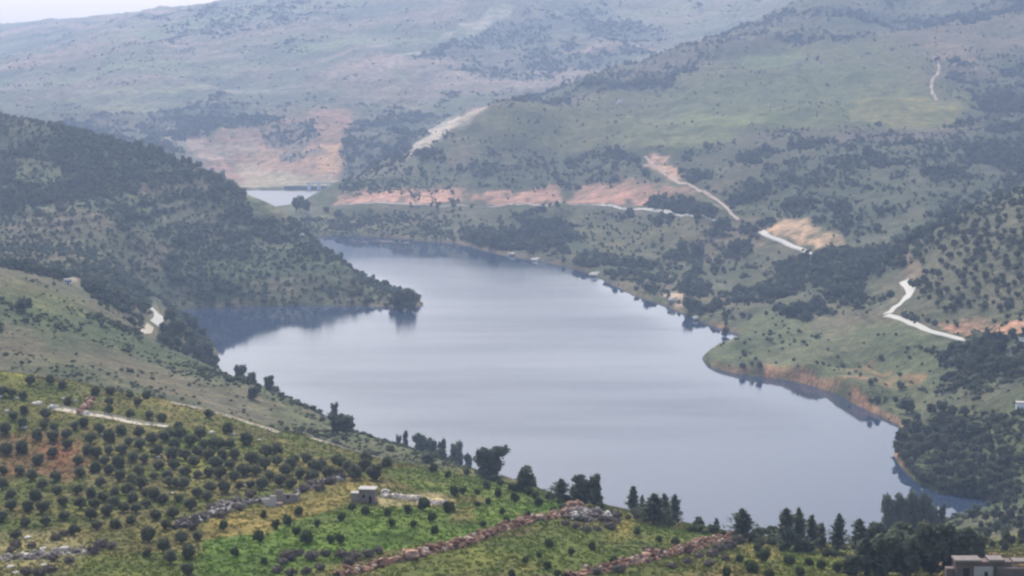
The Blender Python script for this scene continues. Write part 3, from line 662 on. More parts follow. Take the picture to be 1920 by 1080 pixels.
# --- the olive grove
OL = """10,842 41,837 71,860 99,817 99,847 126,832 37,880 147,862 150,885 179,875 180,847 105,892 107,917 80,907 67,927 21,925 146,917 189,902 222,867 227,840 225,892 260,882 240,915 275,922 192,930 150,942 117,940 120,965 85,975 47,977 4,967 80,950 139,992 200,955 232,950 217,980 246,975 275,942 306,935 292,965 312,982 324,960 340,1005 181,985 317,902 314,890 370,922 357,945 295,842 322,850 307,817 337,812 357,825 375,812 390,850 402,830 430,830 470,857 431,869 440,892 455,880 347,882 462,822 262,832 327,870 347,852 405,867
5,732 22,735 57,712 44,740 94,711 117,721 127,752 179,732 207,732 205,752 205,767 259,752 275,740 244,740 244,775 280,777 304,784 335,797 315,812 377,805 427,802 395,755 417,762 450,767 392,775 25,780 45,767 85,775 157,791 140,797 10,802 42,792 82,795 102,800 70,815 100,817 125,812 170,820 12,840 42,835 205,817 285,820 357,825 412,830
480,860 500,845 517,840 550,860 575,857 462,880 505,890 492,905 525,900 535,880 562,887 585,890 602,870 615,885 630,860 640,865 687,855 725,867 20,945 52,948 170,962 30,1000 165,842 250,855 265,905 205,880 330,905 345,905 60,890 5,880 5,905 290,925 480,880 545,868 590,872 655,872 520,862 440,850"""
zones = [('olives in the bare red soil', 'rounded grey-green olive tree standing in the bare reddish soil patch', [(-9,805),(150,812),(185,850),(150,905),(-9,905)]),
         ('olives above the pale gravel track', 'small dark olive tree on the yellow-green fringe above the pale gravel track', [(-9,690),(470,690),(470,783),(300,783),(160,770),(-9,745)]),
         ('olives between the track and the red soil', 'grey-green olive tree among pale boulders between gravel track and red soil', [(-9,745),(160,770),(200,830),(150,830),(-9,805)]),
         ('olives below the pale gravel track', 'dark olive tree in bright green grass just below the pale gravel track', [(200,783),(470,783),(470,860),(280,860),(200,830)]),
         ('olives on the slope above the ruined stone hut', 'dark olive tree in the dense belt above the ruined wall and stone hut', [(440,820),(760,820),(760,910),(440,910)]),
         ('olives of the dense lower rows', 'round silvery olive tree in the dense lower rows above the white rubble', [(-9,905),(150,905),(260,905),(260,1009),(-9,1009)])]
rest = ('olives in the middle of the grove', 'round dusky olive tree in the green middle of the hillside grove')
def in_px(poly, x, y):
    c = False
    for (x1, y1), (x2, y2) in zip(poly, poly[1:] + poly[:1]):
        if (y1 > y) != (y2 > y) and x < (x2 - x1) * (y - y1) / (y2 - y1) + x1: c = not c
    return c
for tok in OL.split():
    px, py = map(float, tok.split(',')); wpx = 28 if py > 800 else 22
    wpx *= random.uniform(.85, 1.12); g = at(px, py + wpx * .40, ymax=660)
    gr, lb = next(((a, b) for a, b, c in zones if in_px(c, px, py)), rest)
    wm = wpx * mpp(g[1]); tree('olive_tree', T_OLIVE[random.randrange(6)], g, wm, wm * random.uniform(.78, .92), lb, 'olive tree', gr)
for px, py, wpx, lb in [(279,1002,34,'big blue-dark olive tree, largest in the lower grove, beside the stone bank'),
        (307,1022,34,'broad olive tree second in the clump at the corner of the green field'), (354,1034,33,'tall round olive tree above the lowest one at the left edge of the green field'),
        (320,1044,32,'low wide olive tree at the bottom of the clump beside the green field'), (352,1068,28,'dark olive tree cut by the bottom edge of the photo, left of the green field'),
        (370,1005,22,'brown-tinged small olive at the tip of the straw-yellow strip'), (276,1037,20,'small olive standing alone left of the corner clump'),
        (665,886,34,'dark wide-crowned tree directly behind the stone hut, left of three'), (683,872,30,'tall middle tree of the three behind the stone hut'), (702,886,34,'dark dense tree behind the stone hut, right of three')]:
    g = at(px, py + wpx * .4, ymax=660); wm = wpx * mpp(g[1]); tree('olive_tree', T_OLIVE[int(px) % 6], g, wm, wm * .95, lb, 'olive tree')

# --- saplings and bushes of the green terraces
def bushes(txt, wpx, group, label, hk=1.0, name='young_olive', cat='young tree'):
    for tok in txt.split():
        px, py = map(float, tok.split(',')); wp = wpx * random.uniform(.8, 1.2); g = at(px, py + wp * .4, ymax=660); wm = wp * mpp(g[1])
        bush(name, T_BUSH[random.randrange(5)], g, wm, wm * hk * random.uniform(.9, 1.2), label, cat, group)
bushes('419,987 494,966 539,977 517,985 560,960 595,982 555,997 640,970 660,951 727,960 735,982 765,957 775,982 810,970 815,995 845,950 440,1035 495,1052 637,1010 620,1012 685,957', 18, 'saplings of the upper green terrace', 'small dark sapling in the bright green terrace below the stone hut')
bushes('812,880 840,892 875,885 852,922 868,920 895,922 912,912 934,925 915,942 895,945 965,935 1010,942 1004,932 942,960 950,975 990,965 1037,957 1056,952 905,982 845,952', 16, 'saplings of the terrace beside the lake edge', 'small dark sapling on the green terrace between rubble heap and ridge pines')
bushes('1030,1020 1011,1040 985,1050 1071,1035 1110,1025 1150,1050 1027,1062 1195,997 1235,1010 1265,1017 1045,1075 960,1078 1307,985 1267,1015', 18, 'saplings between the two reddish stone banks', 'dark low bush on the grass between the two reddish stone banks')
bushes('1387,1047 1407,1062 1480,1050 1517,1055 1442,1075 1362,1075 1467,1027 1540,1060 1570,1065 1420,1030 1500,1075', 20, 'bushes on the straw-green ground below the pines', 'dark brown-green bush on straw-coloured ground below the ridge pines')
for px, py, wp, lb in [(485,1005,26,'dark round bush, largest on the left part of the green field'), (575,1007,30,'grey-green wide bush in the middle of the bright green field'), (795,945,28,'round dark bush in front of the pale rubble heap'),
                       (842,952,24,'upright brown bush at the right end of the pale rubble heap'), (1432,1042,30,'large dark brown bush on the straw-coloured ground'), (1410,1064,28,'dark green bush at the bottom edge below the lower stone bank')]:
    g = at(px, py + wp * .4, ymax=660); wm = wp * mpp(g[1]); bush('round_bush', T_BUSH[int(px) % 5], g, wm, wm, lb)
for txt, gr, lb, wp in [('540,1040 560,1035 585,1040 610,1036 640,1036 665,1040 690,1036 520,1066 545,1072 575,1068 600,1062 655,1050 530,1052 710,1030', 'grey thorn bushes below the green field', 'grey-brown leafless thorn bush on the bank below the green field', 28),
                        ('1070,965 1090,972 1110,965 1130,972 1145,985 1100,990 1120,990 1080,985 1060,980 1138,962 1150,975', 'grey thorn bushes on the rubble mound', 'grey-brown thorn bush on the rubble mound above the lower terrace', 22),
                        ('1195,1045 1215,1030 1235,1035 1260,1060 1290,1050 1310,1040 1335,1035 1350,1025 1370,1020 1385,1010 1330,1055 1360,1045 1160,1066 1120,1070', 'grey thorn bushes along the lower stone bank', 'grey thorn bush growing along the lower reddish stone bank', 26),
                        ('380,965 400,950 415,962 430,940 450,952 360,985 345,975 470,925 570,915 585,905 600,912 620,900 640,892 580,895', 'thorn bushes on the ruined terrace wall', 'grey-brown thorn bush on the ruined terrace wall left of the hut', 24),
                        ('105,1005 120,998 30,1018 60,1020 190,1018 210,1022 175,1030 100,1045 130,1050 50,1070 75,1072 20,1030 95,1065', 'thorn bushes among the white rubble', 'grey thorn bush among white stones in the bottom left corner', 26)]:
    for tok in txt.split():
        px, py = map(float, tok.split(',')); q = wp * random.uniform(.8, 1.25); g = at(px, py + q * .3, ymax=660); wm = q * mpp(g[1])
        bush('thorn_bush', T_THORN[random.randrange(3)], g, wm, wm * .6, lb, 'bush', gr)

# more olives in the gaps of the rows
got = [tuple(map(float, t.split(','))) for t in OL.split()]; fill = 0
while fill < 36:
    px, py = random.uniform(170, 640), random.uniform(770, 985)
    if py < 700 + .22 * px + 40 or py > 1010 - .19 * px or min((a - px) ** 2 + (b - py) ** 2 for a, b in got) < 19 ** 2: 
        if random.random() < .0005: fill += 1
        continue
    if in_px([(90,755),(320,790),(320,812),(90,790)], px, py): continue
    got.append((px, py)); fill += 1; wpx = random.uniform(20, 30); g = at(px, py + wpx * .4, ymax=660)
    gr, lb = next(((a, b) for a, b, c in zones if in_px(c, px, py)), rest)
    wm = wpx * mpp(g[1]); tree('olive_tree', T_OLIVE[random.randrange(6)], g, wm, wm * random.uniform(.75, .92), lb, 'olive tree', gr)
ridge_line = [(905,892),(960,915),(1030,930),(1075,945),(1140,955),(1170,968),(1290,990),(1330,996),(1365,1002),(1410,1010),(1460,1020),(1545,1036),(1590,1042)]
for a, b in zip(ridge_line, ridge_line[1:]):
    for t in (.1, .4, .7):
        px, py = a[0] + (b[0] - a[0]) * t + random.uniform(-6, 6), a[1] + (b[1] - a[1]) * t + random.uniform(2, 10); wp = random.uniform(14, 28); g = at(px, py, ymax=660); wm = wp * mpp(g[1])
        bush('ridge_bush', T_BUSH[random.randrange(5)], g, wm, wm * random.uniform(.5, .9), 'low dark scrub bush between the trees along the ridge by the water', 'bush', 'bushes along the ridge')
# --- pines, cypresses and broad trees along the ridge
RIDGE = [('round',985,925,875,42,'leafy round-topped tree with open crown on the ridge, right of the clipped-looking round tree'),
 ('round',920,895,836,62,'large dense round dark tree leaning over the shoulder against the water'),
 ('pine',1050,940,897,36,'short conical pine just left of the pair of round dark trees'),
 ('round',1090,950,893,46,'wider left one of the pair of round dark trees by the water'), ('round',1115,950,891,30,'taller slim right one of the pair of round dark trees'),
 ('slim',1186,960,911,18,'slim pointed cypress standing left of the ridge pine group'), ('slim',1205,955,928,12,'thin small cypress between slim cypress and ridge pine group'),
 ('pine',1225,985,925,50,'bushy broad pine in the middle ridge group of four'), ('slim',1244,985,925,20,'thin pointed pine rising from the bushy pine\'s right side'), ('pine',1266,985,926,28,'dark narrow pine at the right end of the middle ridge group'), ('round',1200,975,948,36,'low bushy tree at the foot of the slim cypress'),
 ('round',1310,992,970,24,'small round bush-like tree on the skyline right of the ridge pines'), ('slim',1342,992,971,14,'tiny pointed sapling on the skyline against water'),
 ('pine',1390,1012,953,46,'lone open two-topped pine above the lower stone bank'),
 ('round',1425,1010,985,34,'low dark shrub mass just right of the lone two-topped pine'), ('round',1450,1012,986,32,'low dark shrub mass touching the left pine of the trio'),
 ('pine',1474,1030,952,46,'left broad pine of the trio in front of the water'), ('pine',1497,1032,951,34,'tallest dark middle pine of the trio in front of the water'), ('pine',1523,1032,965,34,'right pine of the trio, blue-grey'), ('slim',1540,1032,980,14,'thin pointed pine beside the trio\'s right pine'),
 ('pine',1571,1038,962,34,'single conical pine standing apart between trio and dark tree mass'),
 ('pine',1612,1040,972,44,'pale-topped pine left of the dark tree mass'), ('round',1640,1040,972,36,'round tree between pale-topped pine and the blue-dark clump'),
 ('round',1670,1000,930,44,'left tree of the blue-dark clump by the water'), ('round',1696,1000,924,42,'tall middle tree of the blue-dark clump by the water'), ('round',1722,1000,926,40,'second tree from right in the blue-dark clump'), ('round',1744,998,934,34,'right tree of the blue-dark clump by the water'), ('round',1766,985,945,16,'small tree at the right edge of the blue-dark clump'),
 ('pine',1625,1088,1008,62,'dark bushy tree at the left of the bottom right tree mass'), ('round',1660,1085,995,70,'broad olive-brown tree in the bottom right tree mass, second from left'), ('round',1700,1095,990,80,'biggest dark tree of the bottom right mass'), ('round',1748,1080,980,74,'wide dark tree of the bottom right mass, left of the house'),
 ('round',1795,1068,985,66,'dark tree directly behind the flat-roofed house'), ('round',1832,1052,1000,44,'small dark tree behind the pale house panel'), ('round',1600,1075,1035,44,'low dark bush at the left foot of the dark tree mass'), ('round',1690,1060,978,60,'olive-toned tree behind the biggest dark tree')]
for k, (kind, px, pb, pt, wp, lb) in enumerate(RIDGE):
    far_ = px in (1670, 1696, 1722, 1744, 1766)
    if far_: u_ = ray(px, pb)[0]; y = 700.0; g = (u_ * y, y)
    else:
        g = at(px, min(pb, 1078), ymax=660)
        if px > 1590 and pb > 1050: y = 352.0 if pb > 1060 else 372.0; g = (ray(px, 1000)[0] * y, y)
    top = H + ray(px, pt)[1] * g[1]; h = top - float(ground(g[0], g[1])); wm = wp * mpp(g[1])
    t = {'pine': T_PINE, 'slim': T_SLIM, 'round': T_ROUND}[kind]; t = t[k % len(t)]
    if kind != 'round': wm *= 1.3
    tree({'pine': 'pine_tree', 'slim': 'cypress_tree', 'round': 'evergreen_tree'}[kind], t, g, wm * 1.06, max(h, wm * .6), lb)
SHOULDER = [(450,707,684,24,'left tree of the pair standing on the shoulder against the bay'), (472,718,699,20,'right tree of the pair on the shoulder against the bay'), (475,748,722,24,'dark tree just below the pair on the shoulder'), (504,731,704,22,'single tree right of the pair on the shoulder'),
 (627,790,755,16,'slim tree rising behind the square dark tree'), (632,812,775,34,'left half of the square dark tree block on the shoulder'), (650,815,772,30,'right half of the square dark tree block on the shoulder'),
 (760,832,808,12,'small pointed tree at the start of the tree row above the water'), (748,832,815,10,'smallest tree at the left end of the row above the water'), (788,842,815,28,'wide left tree of the row above the water'), (808,845,815,26,'middle tree of the row above the water'), (828,850,824,20,'low tree of the row, left of the blocky tree'), (856,866,830,32,'blocky dark tree left of the large leaning one'), (878,876,852,16,'small tree between the blocky and the large leaning tree'), (805,868,846,34,'shrubby tree on the slope below the row above the water')]
for k, (px, pb, pt, wp, lb) in enumerate(SHOULDER):
    g = at(px, pb, ymin=640, ymax=1000); top = H + ray(px, pt)[1] * g[1]; wm = wp * mpp(g[1])
    tree('evergreen_tree', T_ROUND[k % 4], g, wm * 1.05, max(top - float(ground(g[0], g[1])), wm * .6), lb)

# --- countable trees of the middle distance: crown and trunk are a few pixels, one mesh each
def far_tpl(seed):
    r = np.random.default_rng(seed); lobes = [(0, 0, 2.4, 1.5, 1.5, 1.5)]
    for i in range(6):
        t = i * 1.1; lobes.append((math.cos(t) * r.uniform(.6, 1.2), math.sin(t) * r.uniform(.6, 1.2), r.uniform(1.2, 3.6), r.uniform(.6, 1), r.uniform(.6, 1), r.uniform(.6, 1)))
    c, f = leaf_cloud(r, lobes, 170, .42); co, fa = [], []; limb(co, fa, (0, 0, -.6), (0, 0, 2), .22, .14)
    me = mesh_np('tree_mesh', np.concatenate([c, np.array(co)]), np.concatenate([f, np.array(fa) + len(c)])); me.materials.append(M_FARLEAF); return me
M_FARLEAF = foliage_mat('distant_tree_leaves', (.07, .085, .06), (.13, .14, .09), trans=.4)
T_FAR = [far_tpl(200 + i) for i in range(5)]
def far_tree(g, wm, hm, label, group=None, name='hillside_tree'):
    o = link(name, T_FAR[random.randrange(5)]); o.location = (g[0], g[1], max(float(ground(g[0], g[1])), 0) - .1); o.rotation_euler.z = random.uniform(0, 6.28)
    o.scale = (wm / 4.2, wm / 4.2, hm / 4.4); return tag(o, label, 'tree', group)
def scatter(poly, n, gap, wpx, label, group, ymin=250, ymax=1e9, hk=1.0):
    xs_, ys_ = [p[0] for p in poly], [p[1] for p in poly]; got = []; tries = 0
    while len(got) < n and tries < 8000:
        tries += 1; px, py = random.uniform(min(xs_), max(xs_)), random.uniform(min(ys_), max(ys_))
        if not in_px(poly, px, py) or any((px - a) ** 2 + ((py - b) * 1.5) ** 2 < gap * gap for a, b in got): continue
        g = at(px, py, ymin, ymax)
        if g[2] < .15: continue
        got.append((px, py)); wm = wpx * random.uniform(.7, 1.3) * mpp(g[1]); far_tree(g, wm, wm * hk * random.uniform(.85, 1.2), label, group)
scatter([(1705,470),(1800,412),(1925,372),(1925,585),(1790,592),(1730,575),(1715,520)], 110, 13, 15, 'small round tree dotted over the open knoll right of the white bend', 'trees dotted over the right knoll')
scatter([(1700,800),(1735,765),(1800,775),(1860,830),(1915,900),(1915,940),(1860,932),(1770,920),(1720,900),(1686,862)], 75, 14, 24, 'dark shoreline tree of the wooded bank on the right side of the lake', 'trees of the wooded right bank', ymin=780)
scatter([(1845,945),(1925,940),(1925,1035),(1870,1035),(1800,1000)], 34, 12, 17, 'small blue-grey tree on the slope between the lake end and the flat-roofed house', 'trees on the slope behind the house', ymin=430, hk=1.2)
shore = [(1692,826),(1684,842),(1678,856),(1690,868),(1703,884),(1716,898),(1732,910),(1748,918),(1766,924),(1785,928),(1806,931),(1828,934),(1850,936),(1872,940),(1890,944)]
for a, b in zip(shore, shore[1:]):
    for t in (.2, .7):
        px, py = a[0] + (b[0] - a[0]) * t + random.uniform(2, 7), a[1] + (b[1] - a[1]) * t - random.uniform(1, 6); g = at(px, py, 780); wm = random.uniform(15, 26) * mpp(g[1])
        far_tree(g, wm, wm * random.uniform(.8, 1.1), 'dark tree overhanging the water of the wooded bank at the lake\'s right end', 'trees overhanging the water at the right end')
scatter([(310,600),(350,602),(392,640),(405,664),(385,678),(330,650),(300,628)], 16, 13, 24, 'dark tree of the clump beside the bay at the foot of the pale track', 'trees of the clump beside the bay', ymin=1000)
scatter([(1755,655),(1915,648),(1915,712),(1790,700)], 22, 16, 22, 'dark tree in the grove below the red cutting at the right edge', 'trees of the grove below the red cutting')
for px, pb, pt, wp, lb in [(738,578,553,22,'dark tree on the promontory, left of the two at its tip'), (752,580,541,28,'tall dark tree at the promontory tip, left of the outermost'), (769,579,540,26,'outermost dark tree hanging over water at the promontory tip'), (748,579,565,26,'low wide bush at the foot of the promontory tip trees, left one'), (762,581,566,24,'low wide bush at the foot of the promontory tip trees, right one'), (772,583,566,20,'low bush under the outermost promontory tree'), (700,528,513,8,'tiny lone tree on the promontory crest near its tip'), (679,520,506,10,'small tree on the promontory crest above the pale water'),
        (555,398,368,16,'left tree of the dark clump on the spit before the white water'), (563,398,364,18,'tallest tree of the dark clump on the spit before the white water'), (574,400,372,18,'right tree of the dark clump on the spit'), (612,398,386,14,'small tree on the spit right of the dark clump'),
        (45,585,556,36,'lone dark tree in the olive-brown meadow of the left shoulder'), (228,262,250,12,'left one of two trees on the dark hill\'s skyline'), (240,266,254,12,'right one of two trees on the dark hill\'s skyline'), (265,280,262,10,'slim tree on the skyline left of the square clump'), (284,287,266,14,'left tree of the square skyline clump'), (300,292,272,18,'right tree of the square skyline clump'), (328,308,292,6,'thin left tree of the last skyline trio'), (343,312,290,8,'middle tree of the last skyline trio'), (356,318,293,10,'right tree of the last skyline trio'), (40,240,222,12,'dark skyline tree near the hill top'), (118,250,232,10,'skyline tree right of the hill top'), (1392,692,678,14,'dark bush alone on the near point above the shore'), (1360,628,612,16,'pale green shoreline tree at the little inlet'), (1700,775,742,34,'dark blue tree at the end of the pale shore strip')]:
    y0 = 1100 if px < 780 and pb < 590 and px > 60 else 250
    if px == 45: y0 = 660
    g = at(px, pb, ymin=y0); top = H + ray(px, pt)[1] * g[1]; wm = wp * mpp(g[1]); far_tree(g, wm * 1.1, max(top - max(float(ground(g[0], g[1])), 0), wm * .7), lb)

# --- woodland and scrub of the hillsides: past counting
def mass(name, label_cat, sel, n, size, seed, cols, power=1.3, hk=1.0):
    r = np.random.default_rng(seed)
    wgt = (DENS * sel * VIS * (ZG > .8) * YY ** power).clip(0).ravel(); wgt /= wgt.sum()
    pick = r.choice(len(wgt), n, p=wgt)
    x = XX.ravel()[pick]; y = YY.ravel()[pick]; x = x + r.uniform(-.5, .5, n) * y * .0011; y = y * (1 + r.uniform(-.5, .5, n) * .0034)
    z = ground(x, y); s = size * np.exp(r.normal(0, .38, n)) * (.38 + .62 * DENS.ravel()[pick].clip(0, 1.25))
    base = [leaf_cloud(np.random.default_rng(seed + i), [(0, 0, .55, .42, .42, .5), (.25, .1, .4, .3, .3, .35), (-.2, -.2, .45, .3, .3, .4)], 26, .2, 0) for i in range(4)]
    cores = [(ICO1[0] * (1 + .25 * np.random.default_rng(seed + 9 + i).standard_normal((12, 1))) * np.array([.40, .40, .46]) + np.array([0, 0, .5]), ICO1[1]) for i in range(4)]
    co, fa, cl, k = [], [], [], 0
    kind = r.integers(0, 4, n); rot = r.uniform(0, 6.28, n); mixv = r.beta(1.4, 1.6, n)
    for t in range(4):
        m = np.nonzero(kind == t)[0]; v = np.concatenate([base[t][0], cores[t][0]]); f = np.concatenate([base[t][1], cores[t][1] + len(base[t][0])])
        ca, sa = np.cos(rot[m])[:, None], np.sin(rot[m])[:, None]
        vx = (v[:, 0] * ca - v[:, 1] * sa) * s[m][:, None] + x[m][:, None]; vy = (v[:, 0] * sa + v[:, 1] * ca) * s[m][:, None] + y[m][:, None]; vz = v[:, 2] * s[m][:, None] * hk + z[m][:, None] - .15
        co.append(np.stack([vx, vy, vz], -1).reshape(-1, 3)); fa.append((f[None] + (np.arange(len(m)) * len(v))[:, None, None] + k).reshape(-1, 3)); k += len(m) * len(v)
        c = np.array(cols[0]) * (1 - mixv[m][:, None]) + np.array(cols[1]) * mixv[m][:, None]
        c = c * (1.22 - .25 * DENS.ravel()[pick[m]].clip(0, 1.3))[:, None] * np.array([1, 1, 1])
        cl.append(np.repeat(c, len(v), 0))
    me = mesh_np(name, np.concatenate(co), np.concatenate(fa)); paint(me, np.concatenate(cl))
    o = link(name, me, M_WOOD); tag(o, None, None, None, 'stuff'); return o
leftm = (UU < -.03) & (YY < 2300) & (YY > 1100)
rightm = (YY > 1000) & ~leftm & (YY < 3400)
mass('hill_woodland', 0, leftm, 10500, 3.3, 1, ((.07,.09,.064), (.12,.135,.09)), hk=.75)
mass('lakeside_woodland', 0, rightm, 16000, 4.3, 2, ((.050,.068,.052), (.11,.12,.08)), 1.1, .85)
mass('mountain_scrub', 0, YY > 3300, 8000, 4.6, 3, ((.08,.095,.075), (.135,.14,.105)), .6, .6)
mass('shoulder_scrub', 0, (YY > 660) & (YY < 1100), 4200, 1.8, 4, ((.06,.075,.045), (.12,.125,.075)), 1.0, .6)

# ---------------------------------------------------------------- stones, walls, houses, roads
M_STONE = simple_mat('field_stone', (.20, .165, .14), (.34, .29, .25), 1.4, rnd=.25, bump=.5)
M_REDSTONE = simple_mat('reddish_stone', (.19, .125, .10), (.33, .235, .19), 1.2, rnd=.25, bump=.5)
M_PALE = simple_mat('pale_limestone', (.40, .36, .30), (.58, .53, .46), 1.5, rnd=.12, bump=.4)
M_PLASTER = simple_mat('weathered_plaster', (.40, .37, .33), (.52, .48, .43), .9, bump=.2)
M_WHITE = simple_mat('white_paint', (.74, .74, .72), (.82, .82, .80), .8)
M_CONC = simple_mat('pale_concrete', (.30, .28, .25), (.42, .39, .35), .7, bump=.2)
M_OLDROOF = simple_mat('old_roof_slab', (.13, .105, .095), (.25, .215, .19), 1.0, bump=.3)
M_DARK = simple_mat('dark_opening', (.015, .014, .013), (.03, .027, .025), 2)
M_BROWNWALL = simple_mat('brown_wall', (.12, .085, .075), (.2, .15, .13), 1.0, bump=.4)
M_ROAD = simple_mat('gravel_road', (.37, .35, .31), (.50, .475, .42), .35, bump=.3)
M_DIRT = simple_mat('dirt_track', (.34, .29, .21), (.46, .40, .30), .35, bump=.3)
M_REDDIRT = simple_mat('red_dirt_track', (.27, .20, .16), (.36, .27, .22), .35, bump=.3)

def stone_geo(r, n, spread):
    """n rough boulders: spread(i) -> centre, size"""
    co, fa, k = [], [], 0
    for i in range(n):
        c, s = spread(i); v = ICO2[0] * (1 + .16 * r.standard_normal((len(ICO2[0]), 1))); v = v * np.array([1, r.uniform(.6, 1), r.uniform(.5, .85)])
        t = r.uniform(0, 6.28); v = np.stack([v[:, 0] * math.cos(t) - v[:, 1] * math.sin(t), v[:, 0] * math.sin(t) + v[:, 1] * math.cos(t), v[:, 2]], 1)
        co.append(v * s + np.array(c)); fa.append(ICO2[1] + k); k += len(v)
    return np.concatenate(co), np.concatenate(fa)
def polyline(px, n, ymin=250, ymax=1e9):
    pts = [np.array(at(x, y, ymin, ymax)) for x, y in px]
    d = np.concatenate([[0], np.cumsum([np.linalg.norm((b - a)[:2]) for a, b in zip(pts, pts[1:])])])
    q = np.linspace(0, d[-1], n); P3 = np.array(pts)
    return np.stack([np.interp(q, d, P3[:, i]) for i in range(3)], 1), d[-1]
REDT = [(.18,.10,.07), (.28,.16,.11), (.37,.23,.165), (.50,.38,.30)]; GREYT = [(.13,.11,.10), (.22,.19,.165), (.34,.30,.26), (.52,.47,.41)]; PALET = [(.30,.25,.21), (.44,.38,.32), (.58,.50,.43), (.68,.62,.54)]
w = N('heaped_field_stones'); c_ = w.mix(1.0, w.n('ShaderNodeAttribute', attribute_name='cover').outputs['Color'], w.ramp(w.noise(2.5, 5, .7, w.pos()), [(.3, (.6, .6, .6)), (.7, (1.3, 1.28, 1.25))]), 'MULTIPLY')
w.l(c_, w.b.inputs['Base Color']); w.b.inputs['Roughness'].default_value = .95; w.b.inputs['Specular IOR Level'].default_value = .1; M_HEAP = w.m
def stone_bank(name, px, n, size, width, height, mat, label, seed, cat='stone wall'):
    r = np.random.default_rng(seed); line, L_ = polyline(px, 200, ymax=660); line[:, 0] += 1.6 * fbm(np.arange(200) / 30., np.full(200, seed * 7.), 9, 3); line[:, 1] += 1.6 * fbm(np.arange(200) / 30., np.full(200, seed * 7. + 3), 13, 3)
    def sp(i):
        t = r.uniform(0, 199.0); j = int(t); a = line[j]; b = line[min(j + 1, 199)]; c = a + (b - a) * (t - j)
        o = r.normal(0, .33, 2) * width; h = max(0, height * (1 - abs(o[0] + o[1]) / (width * 1.1))) * r.uniform(0, 1)
        x, y = c[0] + o[0], c[1] + o[1]; return (x, y, float(ground(x, y)) + h), size * math.exp(r.normal(0, .4))
    co, fa = stone_geo(r, n, sp)
    prof = [(-1.0, -.25), (-.6, .42), (-.2, .72), (.2, .72), (.6, .42), (1.0, -.25)]; tl = np.gradient(line[:, :2], axis=0); tl /= np.linalg.norm(tl, axis=1)[:, None] + 1e-9
    m_ = len(prof); K = []
    for s_, h_ in prof:
        q = line[:, :2] + np.stack([-tl[:, 1], tl[:, 0]], 1) * (s_ * width * .62 * (1 + .3 * vnoise(np.arange(200) / 7., np.full(200, s_ * 3), seed)))[:, None]
        K.append(np.concatenate([q, (ground(q[:, 0], q[:, 1]) + h_ * height * .5 * (1 + .5 * vnoise(np.arange(200) / 5., np.full(200, s_ * 5), seed + 3)))[:, None]], 1))
    K = np.stack(K, 1); ii = np.arange(200 * m_).reshape(200, m_); qd = np.stack([ii[:-1, :-1], ii[:-1, 1:], ii[1:, 1:], ii[1:, :-1]], -1).reshape(-1, 4)
    fa = np.concatenate([fa, qd[:, :3] + len(co), qd[:, [0, 2, 3]] + len(co)]); co = np.concatenate([co, K.reshape(-1, 3)]); o0 = np.array([line[100][0], line[100][1], float(ground(line[100][0], line[100][1]))])
    me = mesh_np(name, co - o0, fa); tones = np.array(mat); nst = n * len(ICO2[0])
    tc_ = tones[r.choice(len(tones), n, p=np.array([.34, .30, .24, .12]))] * r.uniform(.75, 1.2, (n, 1)); cl_ = np.tile(tones[0] * .8, (len(co), 1)); cl_[:nst] = np.repeat(tc_, len(ICO2[0]), 0)
    paint(me, cl_); o = link(name, me, M_HEAP); o.location = o0; return tag(o, label, cat)
stone_bank('stone_bank', [(620,1082),(700,1064),(800,1040),(900,1012),(960,990),(1040,970),(1095,952)], 640, .42, 2.5, 1.5, REDT, 'long reddish dry-stone bank crossing the green slope up to the rubble mound', 1)
stone_bank('stone_bank', [(1060,1082),(1130,1072),(1200,1055),(1260,1038),(1320,1020),(1385,1008)], 460, .40, 2.7, 1.5, REDT, 'lower reddish dry-stone bank running from the bottom edge to the two-topped pine', 2)
stone_bank('stone_bank', [(330,992),(400,968),(450,945),(490,940),(520,938)], 260, .45, 2.2, 1.6, GREYT, 'collapsed grey terrace wall above the straw-yellow strip', 3)
stone_bank('rubble_mound', [(1075,975),(1110,968),(1140,978)], 260, .5, 5, 2.0, GREYT, 'broad brown rubble mound at the upper end of the long reddish bank', 4, 'rubble mound')
stone_bank('rubble_heap', [(715,932),(760,936),(800,943),(838,948)], 150, .5, 1.8, 1.0, PALET, 'heap of pale broken stone to the right of the stone hut', 5, 'rubble heap')
stone_bank('rubble_heap', [(0,1050),(50,1045),(110,1035),(170,1035)], 150, .4, 5, .5, GREYT, 'scattered grey and white rubble in the bottom left corner', 6, 'rubble heap')
stone_bank('rubble_heap', [(560,925),(600,908),(650,893)], 130, .38, 2, 1.0, GREYT, 'grey rubble strip between ruined wall and the trees behind the hut', 7, 'rubble heap')
stone_bank('stone_bank', [(150,775),(172,758),(170,748)], 60, .5, 1.6, 1.3, REDT, 'short pinkish rubble bank at the upper end of the pale gravel track', 8)
def rock_tpl(seed):
    r = np.random.default_rng(seed); co, fa = stone_geo(r, 3, lambda i: ((r.uniform(-.5, .5), r.uniform(-.3, .3), .25), r.uniform(.5, .85))); me = mesh_np('boulder_mesh', co, fa); me.materials.append(M_PALE); return me
T_ROCK = [rock_tpl(300 + i) for i in range(5)]
def rock(px, py, wp, label, group=None, ymax=660, ymin=250, name='boulder'):
    g = at(px, py, ymin, ymax); o = link(name, T_ROCK[random.randrange(5)]); o.location = (g[0], g[1], max(float(ground(g[0], g[1])), 0)); o.rotation_euler.z = random.uniform(-.5, .5)
    s = wp * mpp(g[1]) / 1.9; o.scale = (s, s, s * .8); return tag(o, label, 'boulder', group)
for px, py, wp in [(3,745,14),(30,748,10),(70,758,18),(105,765,24),(145,752,10),(160,776,16),(45,803,12),(12,772,12),(120,748,9)]:
    rock(px, py, wp, 'pale boulder strewn on the slope left of the gravel track', 'pale boulders left of the gravel track')
